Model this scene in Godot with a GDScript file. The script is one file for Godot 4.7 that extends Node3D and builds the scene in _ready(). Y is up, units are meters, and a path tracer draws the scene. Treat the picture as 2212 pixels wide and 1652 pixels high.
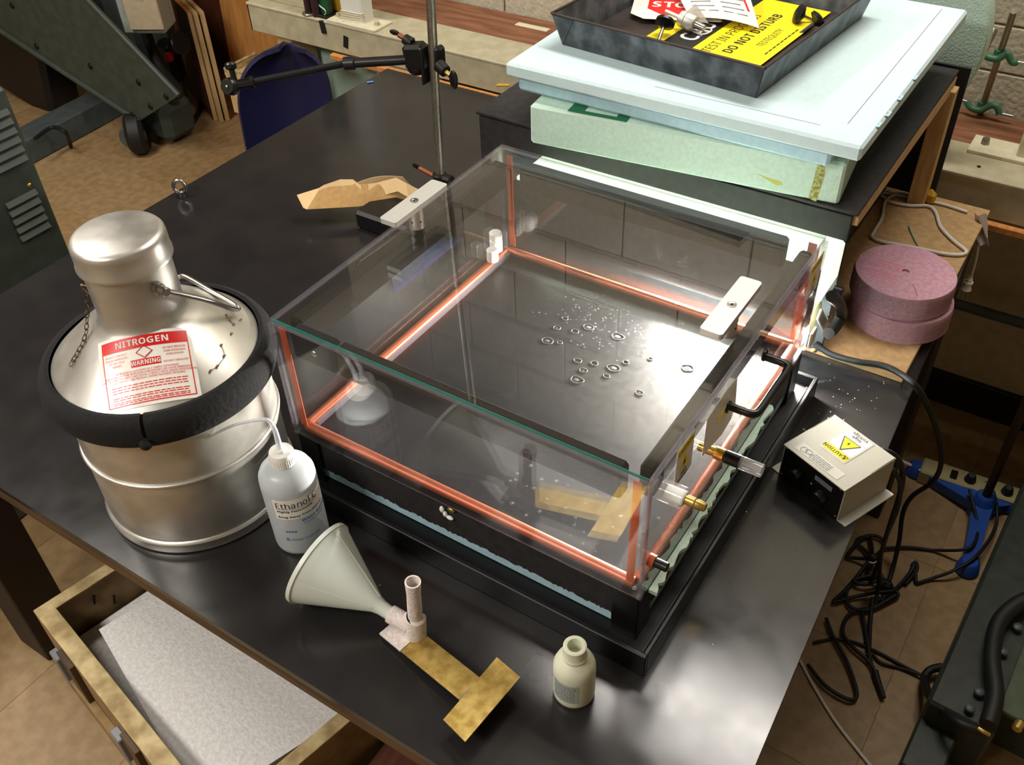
extends Node3D
# A laboratory bench with a square acrylic particle chamber, a nitrogen dewar and bench clutter.

var names := {}
var M := {}

class MB:
	var v := PackedVector3Array()
	var n := PackedVector3Array()
	var t := PackedVector2Array()

	func tri(a: Vector3, b: Vector3, c: Vector3, na: Vector3, nb: Vector3, nc: Vector3, ta := Vector2(), tb := Vector2(), tc := Vector2()) -> void:
		var g := (b - a).cross(c - a)
		if g.length_squared() < 1e-18:
			return
		if g.dot(na + nb + nc) > 0.0:
			v.append_array([a, c, b]); n.append_array([na, nc, nb]); t.append_array([ta, tc, tb])
		else:
			v.append_array([a, b, c]); n.append_array([na, nb, nc]); t.append_array([ta, tb, tc])

	func quad(a: Vector3, b: Vector3, c: Vector3, d: Vector3, out := Vector3.ZERO) -> void:
		# a b c d run round the face; uv 0..1 with a at (0,1), b at (1,1), c at (1,0), d at (0,0)
		var g := (b - a).cross(c - a)
		if g.length_squared() < 1e-16:
			g = (c - a).cross(d - a)
		g = g.normalized()
		if out != Vector3.ZERO and g.dot(out) < 0.0:
			g = -g
		tri(a, b, c, g, g, g, Vector2(0, 1), Vector2(1, 1), Vector2(1, 0))
		tri(a, c, d, g, g, g, Vector2(0, 1), Vector2(1, 0), Vector2(0, 0))

	func box(c: Vector3, s: Vector3, bev := 0.0, bas := Basis.IDENTITY) -> MB:
		var h := s * 0.5
		var e: float = minf(bev, minf(h.x, minf(h.y, h.z)) * 0.9)
		for ax in 3:
			var bx := (ax + 1) % 3
			var cx := (ax + 2) % 3
			for sg in [-1.0, 1.0]:
				var p := []
				for q in [[-1, -1], [1, -1], [1, 1], [-1, 1]]:
					var w := Vector3.ZERO
					w[ax] = sg * h[ax]
					w[bx] = q[0] * (h[bx] - e)
					w[cx] = q[1] * (h[cx] - e)
					p.append(c + bas * w)
				var o := Vector3.ZERO
				o[ax] = sg
				quad(p[0], p[1], p[2], p[3], bas * o)
			if e > 0.0:
				for s1 in [-1.0, 1.0]:
					for s2 in [-1.0, 1.0]:
						var r := []
						for q in [[-1.0, 0], [1.0, 0], [1.0, 1], [-1.0, 1]]:
							var w := Vector3.ZERO
							w[ax] = q[0] * (h[ax] - e)
							w[bx] = s1 * (h[bx] - (e if q[1] == 0 else 0.0))
							w[cx] = s2 * (h[cx] - (0.0 if q[1] == 0 else e))
							r.append(c + bas * w)
						var o2 := Vector3.ZERO
						o2[bx] = s1; o2[cx] = s2
						quad(r[0], r[1], r[2], r[3], bas * o2)
		if e > 0.0:
			for sx in [-1.0, 1.0]:
				for sy in [-1.0, 1.0]:
					for sz in [-1.0, 1.0]:
						var k := Vector3(sx, sy, sz)
						var a := c + bas * (k * Vector3(h.x, h.y - e, h.z - e))
						var b := c + bas * (k * Vector3(h.x - e, h.y, h.z - e))
						var d := c + bas * (k * Vector3(h.x - e, h.y - e, h.z))
						var o := (bas * k).normalized()
						tri(a, b, d, o, o, o)
		return self

	func lathe(prof: Array, seg := 40, xf := Transform3D.IDENTITY, a0 := 0.0, a1 := TAU) -> MB:
		# prof: Vector2(radius, height) from bottom outside to top; outward normals to the right of travel
		var m := prof.size()
		var fn := []
		var len := [0.0]
		for i in m - 1:
			var d: Vector2 = prof[i + 1] - prof[i]
			fn.append(Vector2(d.y, -d.x).normalized())
			len.append(len[-1] + d.length())
		for i in m - 1:
			if (prof[i + 1] - prof[i]).length() < 1e-7:
				continue
			var n0: Vector2 = fn[i]
			var n1: Vector2 = fn[i]
			if i > 0 and fn[i - 1].dot(fn[i]) > 0.75: n0 = (fn[i - 1] + fn[i]).normalized()
			if i < m - 2 and fn[i + 1].dot(fn[i]) > 0.75: n1 = (fn[i + 1] + fn[i]).normalized()
			for k in seg:
				var p: float = a0 + (a1 - a0) * k / seg
				var q: float = a0 + (a1 - a0) * (k + 1) / seg
				var cp := Vector3(cos(p), 0, sin(p))
				var cq := Vector3(cos(q), 0, sin(q))
				var A: Vector3 = xf * (cp * prof[i].x + Vector3(0, prof[i].y, 0))
				var B: Vector3 = xf * (cq * prof[i].x + Vector3(0, prof[i].y, 0))
				var C: Vector3 = xf * (cq * prof[i + 1].x + Vector3(0, prof[i + 1].y, 0))
				var D: Vector3 = xf * (cp * prof[i + 1].x + Vector3(0, prof[i + 1].y, 0))
				var nA: Vector3 = (xf.basis * (cp * n0.x + Vector3(0, n0.y, 0))).normalized()
				var nB: Vector3 = (xf.basis * (cq * n0.x + Vector3(0, n0.y, 0))).normalized()
				var nC: Vector3 = (xf.basis * (cq * n1.x + Vector3(0, n1.y, 0))).normalized()
				var nD: Vector3 = (xf.basis * (cp * n1.x + Vector3(0, n1.y, 0))).normalized()
				var u0 := float(k) / seg
				var u1 := float(k + 1) / seg
				var v0: float = 1.0 - len[i] / len[-1]
				var v1: float = 1.0 - len[i + 1] / len[-1]
				tri(A, B, C, nA, nB, nC, Vector2(u0, v0), Vector2(u1, v0), Vector2(u1, v1))
				tri(A, C, D, nA, nC, nD, Vector2(u0, v0), Vector2(u1, v1), Vector2(u0, v1))
		return self

	func cyl(a: Vector3, b: Vector3, r: float, seg := 20, r2 := -1.0, bev := 0.0) -> MB:
		var d := b - a
		var y := d.normalized()
		var x := y.cross(Vector3.RIGHT if absf(y.x) < 0.8 else Vector3.UP).normalized()
		var z := x.cross(y)
		var L := d.length()
		var rr := r if r2 < 0.0 else r2
		var e := minf(bev, L * 0.4)
		var pr := [Vector2(0, 0), Vector2(r - e, 0), Vector2(r, e), Vector2(rr, L - e), Vector2(rr - e, L), Vector2(0, L)]
		if e <= 0.0:
			pr = [Vector2(0, 0), Vector2(r, 0), Vector2(rr, L), Vector2(0, L)]
		return lathe(pr, seg, Transform3D(Basis(x, y, z), a))

	func tube(raw: Array, r: float, seg := 8, closed := false, sub := 6, r_end := -1.0) -> MB:
		var pts := []
		var m := raw.size()
		if sub <= 1 or m < 3:
			pts = raw.duplicate()
		else:
			var last := m if closed else m - 1
			for i in last:
				var p0: Vector3 = raw[(i - 1 + m) % m] if closed or i > 0 else raw[0]
				var p1: Vector3 = raw[i]
				var p2: Vector3 = raw[(i + 1) % m]
				var p3: Vector3 = raw[(i + 2) % m] if closed or i + 2 < m else raw[m - 1]
				for k in sub:
					var f := float(k) / sub
					pts.append(0.5 * ((2.0 * p1) + (p2 - p0) * f + (2.0 * p0 - 5.0 * p1 + 4.0 * p2 - p3) * f * f + (3.0 * p1 - p0 - 3.0 * p2 + p3) * f * f * f))
			if not closed:
				pts.append(raw[m - 1])
		var c := pts.size()
		var up := Vector3.UP
		var rings := []
		var prev := Vector3.ZERO
		for i in c:
			var a: Vector3 = pts[(i - 1 + c) % c] if closed or i > 0 else pts[0]
			var b: Vector3 = pts[(i + 1) % c] if closed or i < c - 1 else pts[c - 1]
			var d := (b - a).normalized()
			if prev == Vector3.ZERO:
				prev = d.cross(up)
				if prev.length() < 0.05: prev = d.cross(Vector3.RIGHT)
			prev = (prev - d * prev.dot(d)).normalized()
			var o := d.cross(prev)
			rings.append([pts[i], prev, o, d])
		var total := c if closed else c - 1
		for i in total:
			var R0: Array = rings[i]
			var R1: Array = rings[(i + 1) % c]
			var ra := r if r_end < 0.0 else lerpf(r, r_end, float(i) / total)
			var rb := r if r_end < 0.0 else lerpf(r, r_end, float(i + 1) / total)
			for k in seg:
				var p := TAU * k / seg
				var q := TAU * (k + 1) / seg
				var n0: Vector3 = R0[1] * cos(p) + R0[2] * sin(p)
				var n1: Vector3 = R0[1] * cos(q) + R0[2] * sin(q)
				var n2: Vector3 = R1[1] * cos(q) + R1[2] * sin(q)
				var n3: Vector3 = R1[1] * cos(p) + R1[2] * sin(p)
				tri(R0[0] + n0 * ra, R0[0] + n1 * ra, R1[0] + n2 * rb, n0, n1, n2)
				tri(R0[0] + n0 * ra, R1[0] + n2 * rb, R1[0] + n3 * rb, n0, n2, n3)
		if not closed:
			for e in [0, c - 1]:
				var R: Array = rings[e]
				var nn: Vector3 = -R[3] if e == 0 else R[3]
				var rc := r if e == 0 or r_end < 0.0 else r_end
				for k in seg:
					var p := TAU * k / seg
					var q := TAU * (k + 1) / seg
					tri(R[0], R[0] + (R[1] * cos(p) + R[2] * sin(p)) * rc, R[0] + (R[1] * cos(q) + R[2] * sin(q)) * rc, nn, nn, nn)
		return self

	func prism(poly: PackedVector2Array, h: float, xf := Transform3D.IDENTITY) -> MB:
		# polygon in local x,y; thickness h along local +z
		var idx := Geometry2D.triangulate_polygon(poly)
		var bz := xf.basis.z.normalized()
		var lo := poly[0]
		var hi := poly[0]
		for p in poly:
			lo = Vector2(minf(lo.x, p.x), minf(lo.y, p.y)); hi = Vector2(maxf(hi.x, p.x), maxf(hi.y, p.y))
		var sz := hi - lo
		for i in range(0, idx.size(), 3):
			var P := []
			var U := []
			for k in 3:
				var p: Vector2 = poly[idx[i + k]]
				P.append(p); U.append(Vector2((p.x - lo.x) / sz.x, 1.0 - (p.y - lo.y) / sz.y))
			for s in [0.0, h]:
				var nn := -bz if s == 0.0 else bz
				tri(xf * Vector3(P[0].x, P[0].y, s), xf * Vector3(P[1].x, P[1].y, s), xf * Vector3(P[2].x, P[2].y, s), nn, nn, nn, U[0], U[1], U[2])
		var cw := Geometry2D.is_polygon_clockwise(poly)
		for i in poly.size():
			var a: Vector2 = poly[i]
			var b: Vector2 = poly[(i + 1) % poly.size()]
			var d := (b - a).normalized()
			var o := Vector2(d.y, -d.x)
			if cw: o = -o
			quad(xf * Vector3(a.x, a.y, 0), xf * Vector3(b.x, b.y, 0), xf * Vector3(b.x, b.y, h), xf * Vector3(a.x, a.y, h), xf.basis * Vector3(o.x, o.y, 0))
		return self

	func grid(nu: int, nv: int, fn: Callable, flip := false) -> MB:
		# smooth open sheet; fn(u, v) gives the point, v runs up
		var P := []
		for j in nv + 1:
			for i in nu + 1:
				P.append(fn.call(float(i) / nu, float(j) / nv))
		var N := []
		for j in nv + 1:
			for i in nu + 1:
				var dx: Vector3 = P[j * (nu + 1) + mini(i + 1, nu)] - P[j * (nu + 1) + maxi(i - 1, 0)]
				var dy: Vector3 = P[mini(j + 1, nv) * (nu + 1) + i] - P[maxi(j - 1, 0) * (nu + 1) + i]
				var g := dx.cross(dy).normalized()
				N.append(-g if flip else g)
		for j in nv:
			for i in nu:
				var a := j * (nu + 1) + i
				var b := a + 1
				var c := a + nu + 2
				var d := a + nu + 1
				var ua := Vector2(float(i) / nu, 1.0 - float(j) / nv)
				var ub := Vector2(float(i + 1) / nu, ua.y)
				var uc := Vector2(ub.x, 1.0 - float(j + 1) / nv)
				var ud := Vector2(ua.x, uc.y)
				tri(P[a], P[b], P[c], N[a], N[b], N[c], ua, ub, uc)
				tri(P[a], P[c], P[d], N[a], N[c], N[d], ua, uc, ud)
		return self

	func shell(nu: int, nv: int, fn: Callable, th: float) -> MB:
		# a sheet of thickness th, closed at its rims
		var P := []
		for j in nv + 1:
			for i in nu + 1:
				P.append(fn.call(float(i) / nu, float(j) / nv))
		var q := func(u, w):
			var i := int(round(u * nu))
			var j := int(round(w * nv))
			var dx: Vector3 = P[j * (nu + 1) + mini(i + 1, nu)] - P[j * (nu + 1) + maxi(i - 1, 0)]
			var dy: Vector3 = P[mini(j + 1, nv) * (nu + 1) + i] - P[maxi(j - 1, 0) * (nu + 1) + i]
			return P[j * (nu + 1) + i] - dx.cross(dy).normalized() * th
		grid(nu, nv, fn)
		grid(nu, nv, q, true)
		for i in nu:
			for w in [0.0, 1.0]:
				quad(fn.call(float(i) / nu, w), fn.call(float(i + 1) / nu, w), q.call(float(i + 1) / nu, w), q.call(float(i) / nu, w))
		for j in nv:
			for u in [0.0, 1.0]:
				quad(fn.call(u, float(j) / nv), fn.call(u, float(j + 1) / nv), q.call(u, float(j + 1) / nv), q.call(u, float(j) / nv))
		return self

	func quadded(a: Vector3, b: Vector3, c: Vector3, d: Vector3) -> MB:
		quad(a, b, c, d)
		return self

	func ball(c: Vector3, r: Vector3, seg := 16, rows := 10) -> MB:
		for j in rows:
			for i in seg:
				var Q := []
				for k in [[i, j], [i + 1, j], [i + 1, j + 1], [i, j + 1]]:
					var a: float = TAU * k[0] / seg
					var b: float = PI * k[1] / rows
					Q.append(Vector3(sin(b) * cos(a), cos(b), sin(b) * sin(a)))
				tri(c + Q[0] * r, c + Q[1] * r, c + Q[2] * r, (Q[0] / r).normalized(), (Q[1] / r).normalized(), (Q[2] / r).normalized())
				tri(c + Q[0] * r, c + Q[2] * r, c + Q[3] * r, (Q[0] / r).normalized(), (Q[2] / r).normalized(), (Q[3] / r).normalized())
		return self

	func text(s: String, h: float, at: Vector2, to: Callable, bold := false, align := 0, wide := 1.0, face := "Droid Sans") -> MB:
		# lettering of capital height h round the point at of a flat label; to(x, y, z) bends the label onto its surface
		var f := SystemFont.new()
		f.font_names = PackedStringArray([face])
		f.font_weight = 700 if bold else 400
		var m := TextMesh.new()
		m.font = f
		m.font_size = 32
		m.text = s
		m.depth = 0.02
		m.curve_step = 2.0 if h < 0.006 else 1.0
		m.pixel_size = h / 23.0
		m.horizontal_alignment = [HORIZONTAL_ALIGNMENT_CENTER, HORIZONTAL_ALIGNMENT_LEFT, HORIZONTAL_ALIGNMENT_RIGHT][align]
		var ar := m.get_mesh_arrays()
		if ar.is_empty() or ar[Mesh.ARRAY_VERTEX] == null:
			return self
		var vs: PackedVector3Array = ar[Mesh.ARRAY_VERTEX]
		var ns: PackedVector3Array = ar[Mesh.ARRAY_NORMAL]
		var ix: PackedInt32Array = ar[Mesh.ARRAY_INDEX] if ar[Mesh.ARRAY_INDEX] != null else PackedInt32Array(range(vs.size()))
		for i in range(0, ix.size(), 3):
			if ns[ix[i]].z < 0.5:
				continue
			var P := []
			for k in 3:
				var w: Vector3 = vs[ix[i + k]]
				P.append(to.call(at.x + w.x * wide, at.y + w.y, 0.0))
			var up: Vector3 = to.call(at.x, at.y, 0.01) - to.call(at.x, at.y, 0.0)
			tri(P[0], P[1], P[2], up.normalized(), up.normalized(), up.normalized())
		return self

	func moved(xf: Transform3D) -> MB:
		if xf.basis.determinant() < 0.0:
			for i in range(0, v.size(), 3):
				var a := v[i]; v[i] = v[i + 1]; v[i + 1] = a
				var b := n[i]; n[i] = n[i + 1]; n[i + 1] = b
				var c := t[i]; t[i] = t[i + 1]; t[i + 1] = c
		for i in v.size():
			v[i] = xf * v[i]
			n[i] = (xf.basis * n[i]).normalized()
		return self

	func mesh() -> ArrayMesh:
		var ar := []
		ar.resize(Mesh.ARRAY_MAX)
		ar[Mesh.ARRAY_VERTEX] = v
		ar[Mesh.ARRAY_NORMAL] = n
		ar[Mesh.ARRAY_TEX_UV] = t
		var m := ArrayMesh.new()
		m.add_surface_from_arrays(Mesh.PRIMITIVE_TRIANGLES, ar)
		return m

# ---------------------------------------------------------------- scene helpers

func numbered(called: String) -> String:
	if not names.has(called):
		names[called] = 0
		return called
	names[called] += 1
	return "%s_%03d" % [called, names[called]]

func thing(called: String, label: String, category: String, at := Vector3.ZERO, turn := 0.0, group := "") -> Node3D:
	var o := Node3D.new()
	o.name = numbered(called)
	add_child(o)
	o.position = at
	o.rotation_degrees.y = turn
	tag(o, label, category, group)
	return o

func tag(o: Node, label: String, category: String, group := "") -> void:
	o.set_meta("label", label)
	o.set_meta("category", category)
	if group: o.set_meta("group", group)

func part(called: String, mb: MB, m: Material, parent: Node, label := "") -> MeshInstance3D:
	return piece(called, mb.mesh(), m, parent, label)

func piece(called: String, mesh: Mesh, m: Material, parent: Node, label := "") -> MeshInstance3D:
	var o := MeshInstance3D.new()
	o.name = called
	o.mesh = mesh
	o.material_override = m
	o.cast_shadow = GeometryInstance3D.SHADOW_CASTING_SETTING_ON
	parent.add_child(o, true)
	if label: o.set_meta("label", label)
	return o

# a part whose shape was drawn in room coordinates
func wpart(called: String, mb: MB, m: Material, parent: Node3D, label := "") -> MeshInstance3D:
	return part(called, mb.moved(parent.global_transform.affine_inverse()), m, parent, label)

func struct(called: String, mb: MB, m: Material) -> MeshInstance3D:
	var o := part(called, mb, m, self)
	o.set_meta("kind", "structure")
	return o

func noise_tex(a: Color, b: Color, freq: float, size := 256, oct := 4, seed := 1, stretch := false, mid := -1.0) -> NoiseTexture2D:
	var f := FastNoiseLite.new()
	f.noise_type = FastNoiseLite.TYPE_SIMPLEX_SMOOTH
	f.frequency = freq
	f.fractal_octaves = oct
	f.seed = seed
	var g := Gradient.new()
	if mid < 0.0:
		g.offsets = PackedFloat32Array([0.2, 0.8]); g.colors = PackedColorArray([a, b])
	else:
		g.offsets = PackedFloat32Array([mid - 0.08, mid + 0.08]); g.colors = PackedColorArray([a, b])
	var t := NoiseTexture2D.new()
	t.noise = f; t.width = size; t.height = size; t.seamless = true; t.color_ramp = g
	return t

func mat(color: Color, rough := 0.6, metal := 0.0, spec := 0.5) -> StandardMaterial3D:
	var m := StandardMaterial3D.new()
	m.albedo_color = color
	m.roughness = rough
	m.metallic = metal
	m.metallic_specular = spec
	return m

# colour varied by noise between two tones, laid on in room space
func nmat(a: Color, b: Color, freq: float, scale: float, rough := 0.7, metal := 0.0, seed := 1, mid := -1.0, squash := Vector3.ONE) -> StandardMaterial3D:
	var m := mat(Color.WHITE, rough, metal)
	m.albedo_texture = noise_tex(a, b, freq, 256, 4, seed, false, mid)
	m.uv1_triplanar = true
	m.uv1_scale = squash * scale
	return m

func bump(m: StandardMaterial3D, freq: float, depth: float, seed := 5) -> StandardMaterial3D:
	m.heightmap_enabled = true
	m.heightmap_texture = noise_tex(Color.BLACK, Color.WHITE, freq, 256, 4, seed)
	m.heightmap_scale = depth
	return m

func glass(alpha: float, tint := Color.WHITE, rough := 0.0) -> StandardMaterial3D:
	var m := mat(Color(tint, alpha), rough)
	m.transparency = BaseMaterial3D.TRANSPARENCY_ALPHA
	return m

func basis_to(y: Vector3) -> Basis:
	y = y.normalized()
	var x := y.cross(Vector3.RIGHT if absf(y.x) < 0.8 else Vector3.UP).normalized()
	return Basis(x, y, x.cross(y))

func rect(w: float, h: float, r := 0.0, k := 4) -> PackedVector2Array:
	var p := PackedVector2Array()
	if r <= 0.0:
		return PackedVector2Array([Vector2(-w, -h) / 2, Vector2(w, -h) / 2, Vector2(w, h) / 2, Vector2(-w, h) / 2])
	for c in [[1, 1, 0.0], [-1, 1, 0.25], [-1, -1, 0.5], [1, -1, 0.75]]:
		for i in k + 1:
			var a: float = TAU * (c[2] + 0.25 * i / k)
			p.append(Vector2(c[0] * (w / 2 - r) + cos(a) * r, c[1] * (h / 2 - r) + sin(a) * r))
	return p

# flat label frame: x right, y up, z out of the paper
func frame(o: Vector3, x: Vector3, y: Vector3) -> Transform3D:
	x = x.normalized(); y = y.normalized()
	return Transform3D(Basis(x, y, x.cross(y)), o)

func lamp_fixture(at: Vector3, sx: float, sz: float, energy: float, label: String, tint := Color(1.0, 0.975, 0.94)) -> void:
	var o := thing("ceiling_light", label, "light", at, 0.0, "fluorescent ceiling lights")
	part("housing", MB.new().box(Vector3(0, 0.03, 0), Vector3(sx + 0.06, 0.06, sz + 0.06), 0.004), M.white_paint, o)
	var m := mat(Color(0.95, 0.95, 0.92), 0.5)
	m.emission_enabled = true
	m.emission = tint
	m.emission_energy_multiplier = 4.0
	part("diffuser", MB.new().box(Vector3(0, -0.004, 0), Vector3(sx, 0.008, sz), 0.002), m, o)
	var l := AreaLight3D.new()
	l.name = "tube_light"
	l.area_size = Vector2(sx, sz)
	l.light_energy = energy
	l.light_color = tint
	l.shadow_enabled = true
	l.area_range = 12.0
	l.position = Vector3(0, -0.012, 0)
	l.rotation_degrees.x = -90.0
	o.add_child(l)

func _ready() -> void:
	# ---- camera
	var cam := Camera3D.new()
	cam.name = "camera"
	add_child(cam)
	cam.transform = Transform3D(Basis(Vector3(0.83816693, -0.03061294, -0.54455398), Vector3(-0.34056753, 0.75048149, -0.5663844), Vector3(0.42601638, 0.66018208, 0.618603)), Vector3(0.80443, 1.79642, 1.16462))
	cam.fov = 43.392
	cam.near = 0.02
	cam.far = 40.0
	cam.current = true
	# ---- environment
	var env := Environment.new()
	env.background_mode = Environment.BG_COLOR
	env.background_color = Color(0.02, 0.02, 0.02)
	env.ambient_light_source = Environment.AMBIENT_SOURCE_DISABLED
	env.tonemap_mode = Environment.TONE_MAPPER_LINEAR
	env.tonemap_exposure = 1.2
	env.sdfgi_enabled = true
	env.ssao_enabled = true
	env.ssil_enabled = true
	var we := WorldEnvironment.new()
	we.name = "environment"
	we.environment = env
	add_child(we)
	materials()
	# ---- ceiling lights: one above the back of the bench, two over the room to the left and behind the camera
	lamp_fixture(Vector3(0.36, 2.84, -0.62), 1.2, 0.3, 2.3, "fluorescent ceiling light above the back of the bench")
	lamp_fixture(Vector3(-1.75, 2.84, 0.75), 0.3, 1.2, 4.2, "fluorescent ceiling light over the left end of the bench")
	lamp_fixture(Vector3(-0.6, 2.84, 2.4), 1.2, 0.6, 4.8, "fluorescent ceiling light behind the photographer")
	room()
	background_left()
	beam_and_shelf()
	bench()
	black_box()
	chamber()
	dewar()
	wash_bottle()
	funnel_rig()
	cream_bottle()
	supply_box()
	ring_stand()
	right_side()
	crate()
	cables()

func materials() -> void:
	M.white_paint = mat(Color(0.85, 0.85, 0.82), 0.6)
	M.table = mat(Color(0.15, 0.147, 0.148), 0.22, 0.0, 0.5)
	M.table.albedo_texture = noise_tex(Color(0.88, 0.87, 0.90), Color(1.0, 0.99, 0.97), 0.012, 512, 5, 3)
	M.table.roughness = 0.20
	M.table.roughness_texture = noise_tex(Color(0.78, 0.78, 0.78), Color(1, 1, 1), 0.02, 512, 5, 9)
	M.table.uv1_triplanar = true
	M.table.uv1_scale = Vector3.ONE * 1.3
	M.brown_edge = nmat(Color(0.24, 0.17, 0.10), Color(0.36, 0.26, 0.16), 0.02, 3.0, 0.6, 0.0, 4, -1.0, Vector3(0.3, 4, 0.3))
	M.dark_leg = mat(Color(0.16, 0.11, 0.09), 0.6)
	M.brown_leg = nmat(Color(0.36, 0.24, 0.16), Color(0.44, 0.31, 0.21), 0.02, 3.0, 0.65, 0.0, 6)
	M.black_card = nmat(Color(0.11, 0.105, 0.11), Color(0.16, 0.15, 0.155), 0.05, 4.0, 0.75, 0.0, 12)
	M.black_plastic = mat(Color(0.045, 0.045, 0.05), 0.35)
	M.black_satin = mat(Color(0.03, 0.03, 0.034), 0.42)
	M.black_foam = bump(mat(Color(0.05, 0.048, 0.055), 0.9), 0.08, 0.05)
	M.black_foam.uv1_triplanar = true
	M.black_foam.uv1_scale = Vector3.ONE * 6.0
	M.black_rubber = mat(Color(0.05, 0.05, 0.05), 0.6)
	M.mint = bump(nmat(Color(0.74, 0.85, 0.79), Color(0.78, 0.885, 0.83), 0.06, 6.0, 0.85, 0.0, 21), 0.1, 0.03)
	M.blue_foam = bump(nmat(Color(0.79, 0.885, 0.90), Color(0.81, 0.90, 0.915), 0.05, 5.0, 0.8, 0.0, 22), 0.1, 0.02)
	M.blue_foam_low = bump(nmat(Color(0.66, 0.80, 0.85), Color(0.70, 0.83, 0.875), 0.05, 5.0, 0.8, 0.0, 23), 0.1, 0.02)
	M.white_foam = bump(nmat(Color(0.90, 0.95, 0.93), Color(0.96, 0.985, 0.97), 0.05, 5.0, 0.85, 0.0, 24), 0.1, 0.03)
	M.white_foam.backlight_enabled = true
	M.white_foam.backlight = Color(0.8, 0.8, 0.78)
	M.pink_foam = bump(nmat(Color(0.68, 0.51, 0.57), Color(0.75, 0.575, 0.635), 0.05, 7.0, 0.85, 0.0, 25), 0.12, 0.04)
	M.pink_rim = bump(nmat(Color(0.66, 0.50, 0.55), Color(0.78, 0.63, 0.67), 0.06, 7.0, 0.9, 0.0, 26, -1.0, Vector3(1, 5, 1)), 0.1, 0.15)
	M.pink_ink = mat(Color(0.80, 0.36, 0.50), 0.8)
	M.aluminium = mat(Color(0.86, 0.85, 0.82), 0.46, 0.82)
	M.aluminium.roughness_texture = noise_tex(Color(0.7, 0.7, 0.7), Color(1, 1, 1), 0.02, 256, 4, 31)
	M.aluminium.albedo_texture = noise_tex(Color(0.86, 0.86, 0.86), Color(1, 1, 1), 0.015, 256, 4, 32)
	M.aluminium.uv1_triplanar = true
	M.aluminium.uv1_scale = Vector3.ONE * 3.0
	M.alu_matte = mat(Color(0.84, 0.84, 0.82), 0.52, 0.75)
	M.steel = mat(Color(0.72, 0.71, 0.69), 0.25, 1.0)
	M.rod = nmat(Color(0.52, 0.49, 0.44), Color(0.62, 0.59, 0.53), 0.05, 8.0, 0.4, 0.85, 33)
	M.chain = mat(Color(0.42, 0.37, 0.30), 0.35, 1.0)
	M.brass = nmat(Color(0.70, 0.58, 0.30), Color(0.86, 0.75, 0.46), 0.02, 9.0, 0.38, 0.9, 34)
	M.brass_bright = mat(Color(0.90, 0.74, 0.36), 0.22, 1.0)
	M.copper = mat(Color(0.66, 0.37, 0.27), 0.42, 0.7)
	M.copper_matte = mat(Color(0.72, 0.33, 0.17), 0.5, 0.3)
	M.acrylic = glass(0.003, Color(0.93, 0.92, 0.97))
	M.acrylic_edge = mat(Color(0.52, 0.50, 0.54, 0.22), 0.4)
	M.acrylic_edge.transparency = BaseMaterial3D.TRANSPARENCY_ALPHA
	M.lid_glass = glass(0.002, Color(0.85, 0.95, 0.92))
	M.lid_edge = glass(0.75, Color(0.16, 0.52, 0.47), 0.1)
	M.clear_tube = glass(0.18, Color(0.95, 0.95, 0.95), 0.08)
	M.felt = bump(mat(Color(0.13, 0.105, 0.07), 0.95), 0.15, 0.05)
	M.black_felt = mat(Color(0.05, 0.05, 0.05), 0.95)
	M.paper = mat(Color(0.90, 0.89, 0.86), 0.55)
	M.sticker_white = mat(Color(0.94, 0.92, 0.89), 0.35)
	M.gloss_white = mat(Color(0.94, 0.93, 0.90), 0.15)
	M.red_ink = mat(Color(0.84, 0.10, 0.10), 0.35)
	M.black_ink = mat(Color(0.06, 0.06, 0.07), 0.5)
	M.grey_ink = mat(Color(0.42, 0.42, 0.44), 0.5)
	M.blue_ink = mat(Color(0.16, 0.36, 0.62), 0.5)
	M.yellow_ink = mat(Color(0.97, 0.87, 0.05), 0.45)
	M.cream_pe = mat(Color(0.88, 0.89, 0.80), 0.35)
	M.cream_pe.backlight_enabled = true
	M.cream_pe.backlight = Color(0.35, 0.36, 0.30)
	M.frost_pe = mat(Color(0.84, 0.87, 0.89, 0.72), 0.3)
	M.frost_pe.transparency = BaseMaterial3D.TRANSPARENCY_ALPHA
	M.frost_pe.backlight_enabled = true
	M.frost_pe.backlight = Color(0.4, 0.4, 0.4)
	M.cap_white = mat(Color(0.95, 0.95, 0.93), 0.35)
	M.funnel = mat(Color(0.86, 0.89, 0.86), 0.38)
	M.funnel.backlight_enabled = true
	M.funnel.backlight = Color(0.45, 0.47, 0.45)
	M.tape = bump(nmat(Color(0.84, 0.79, 0.77), Color(0.93, 0.90, 0.88), 0.06, 9.0, 0.8, 0.0, 41), 0.1, 0.05)
	M.mdf = nmat(Color(0.66, 0.53, 0.36), Color(0.73, 0.60, 0.42), 0.05, 4.0, 0.75, 0.0, 42)
	M.pine = nmat(Color(0.76, 0.62, 0.42), Color(0.84, 0.71, 0.52), 0.02, 3.0, 0.7, 0.0, 43, -1.0, Vector3(6, 0.6, 6))
	M.ply = nmat(Color(0.66, 0.54, 0.34), Color(0.80, 0.69, 0.48), 0.02, 3.0, 0.75, 0.0, 44, -1.0, Vector3(0.5, 10, 0.5))
	M.ply_edge = nmat(Color(0.62, 0.53, 0.36), Color(0.84, 0.76, 0.57), 0.03, 3.0, 0.8, 0.0, 45, -1.0, Vector3(0.8, 2, 0.8))
	M.crate_in = nmat(Color(0.50, 0.40, 0.26), Color(0.60, 0.49, 0.33), 0.02, 3.0, 0.8, 0.0, 46)
	M.mahogany = nmat(Color(0.29, 0.15, 0.09), Color(0.38, 0.20, 0.12), 0.02, 2.5, 0.6, 0.0, 47, -1.0, Vector3(4, 1, 0.5))
	M.dark_board = nmat(Color(0.27, 0.13, 0.08), Color(0.34, 0.17, 0.10), 0.02, 2.5, 0.5, 0.0, 48)
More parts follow.
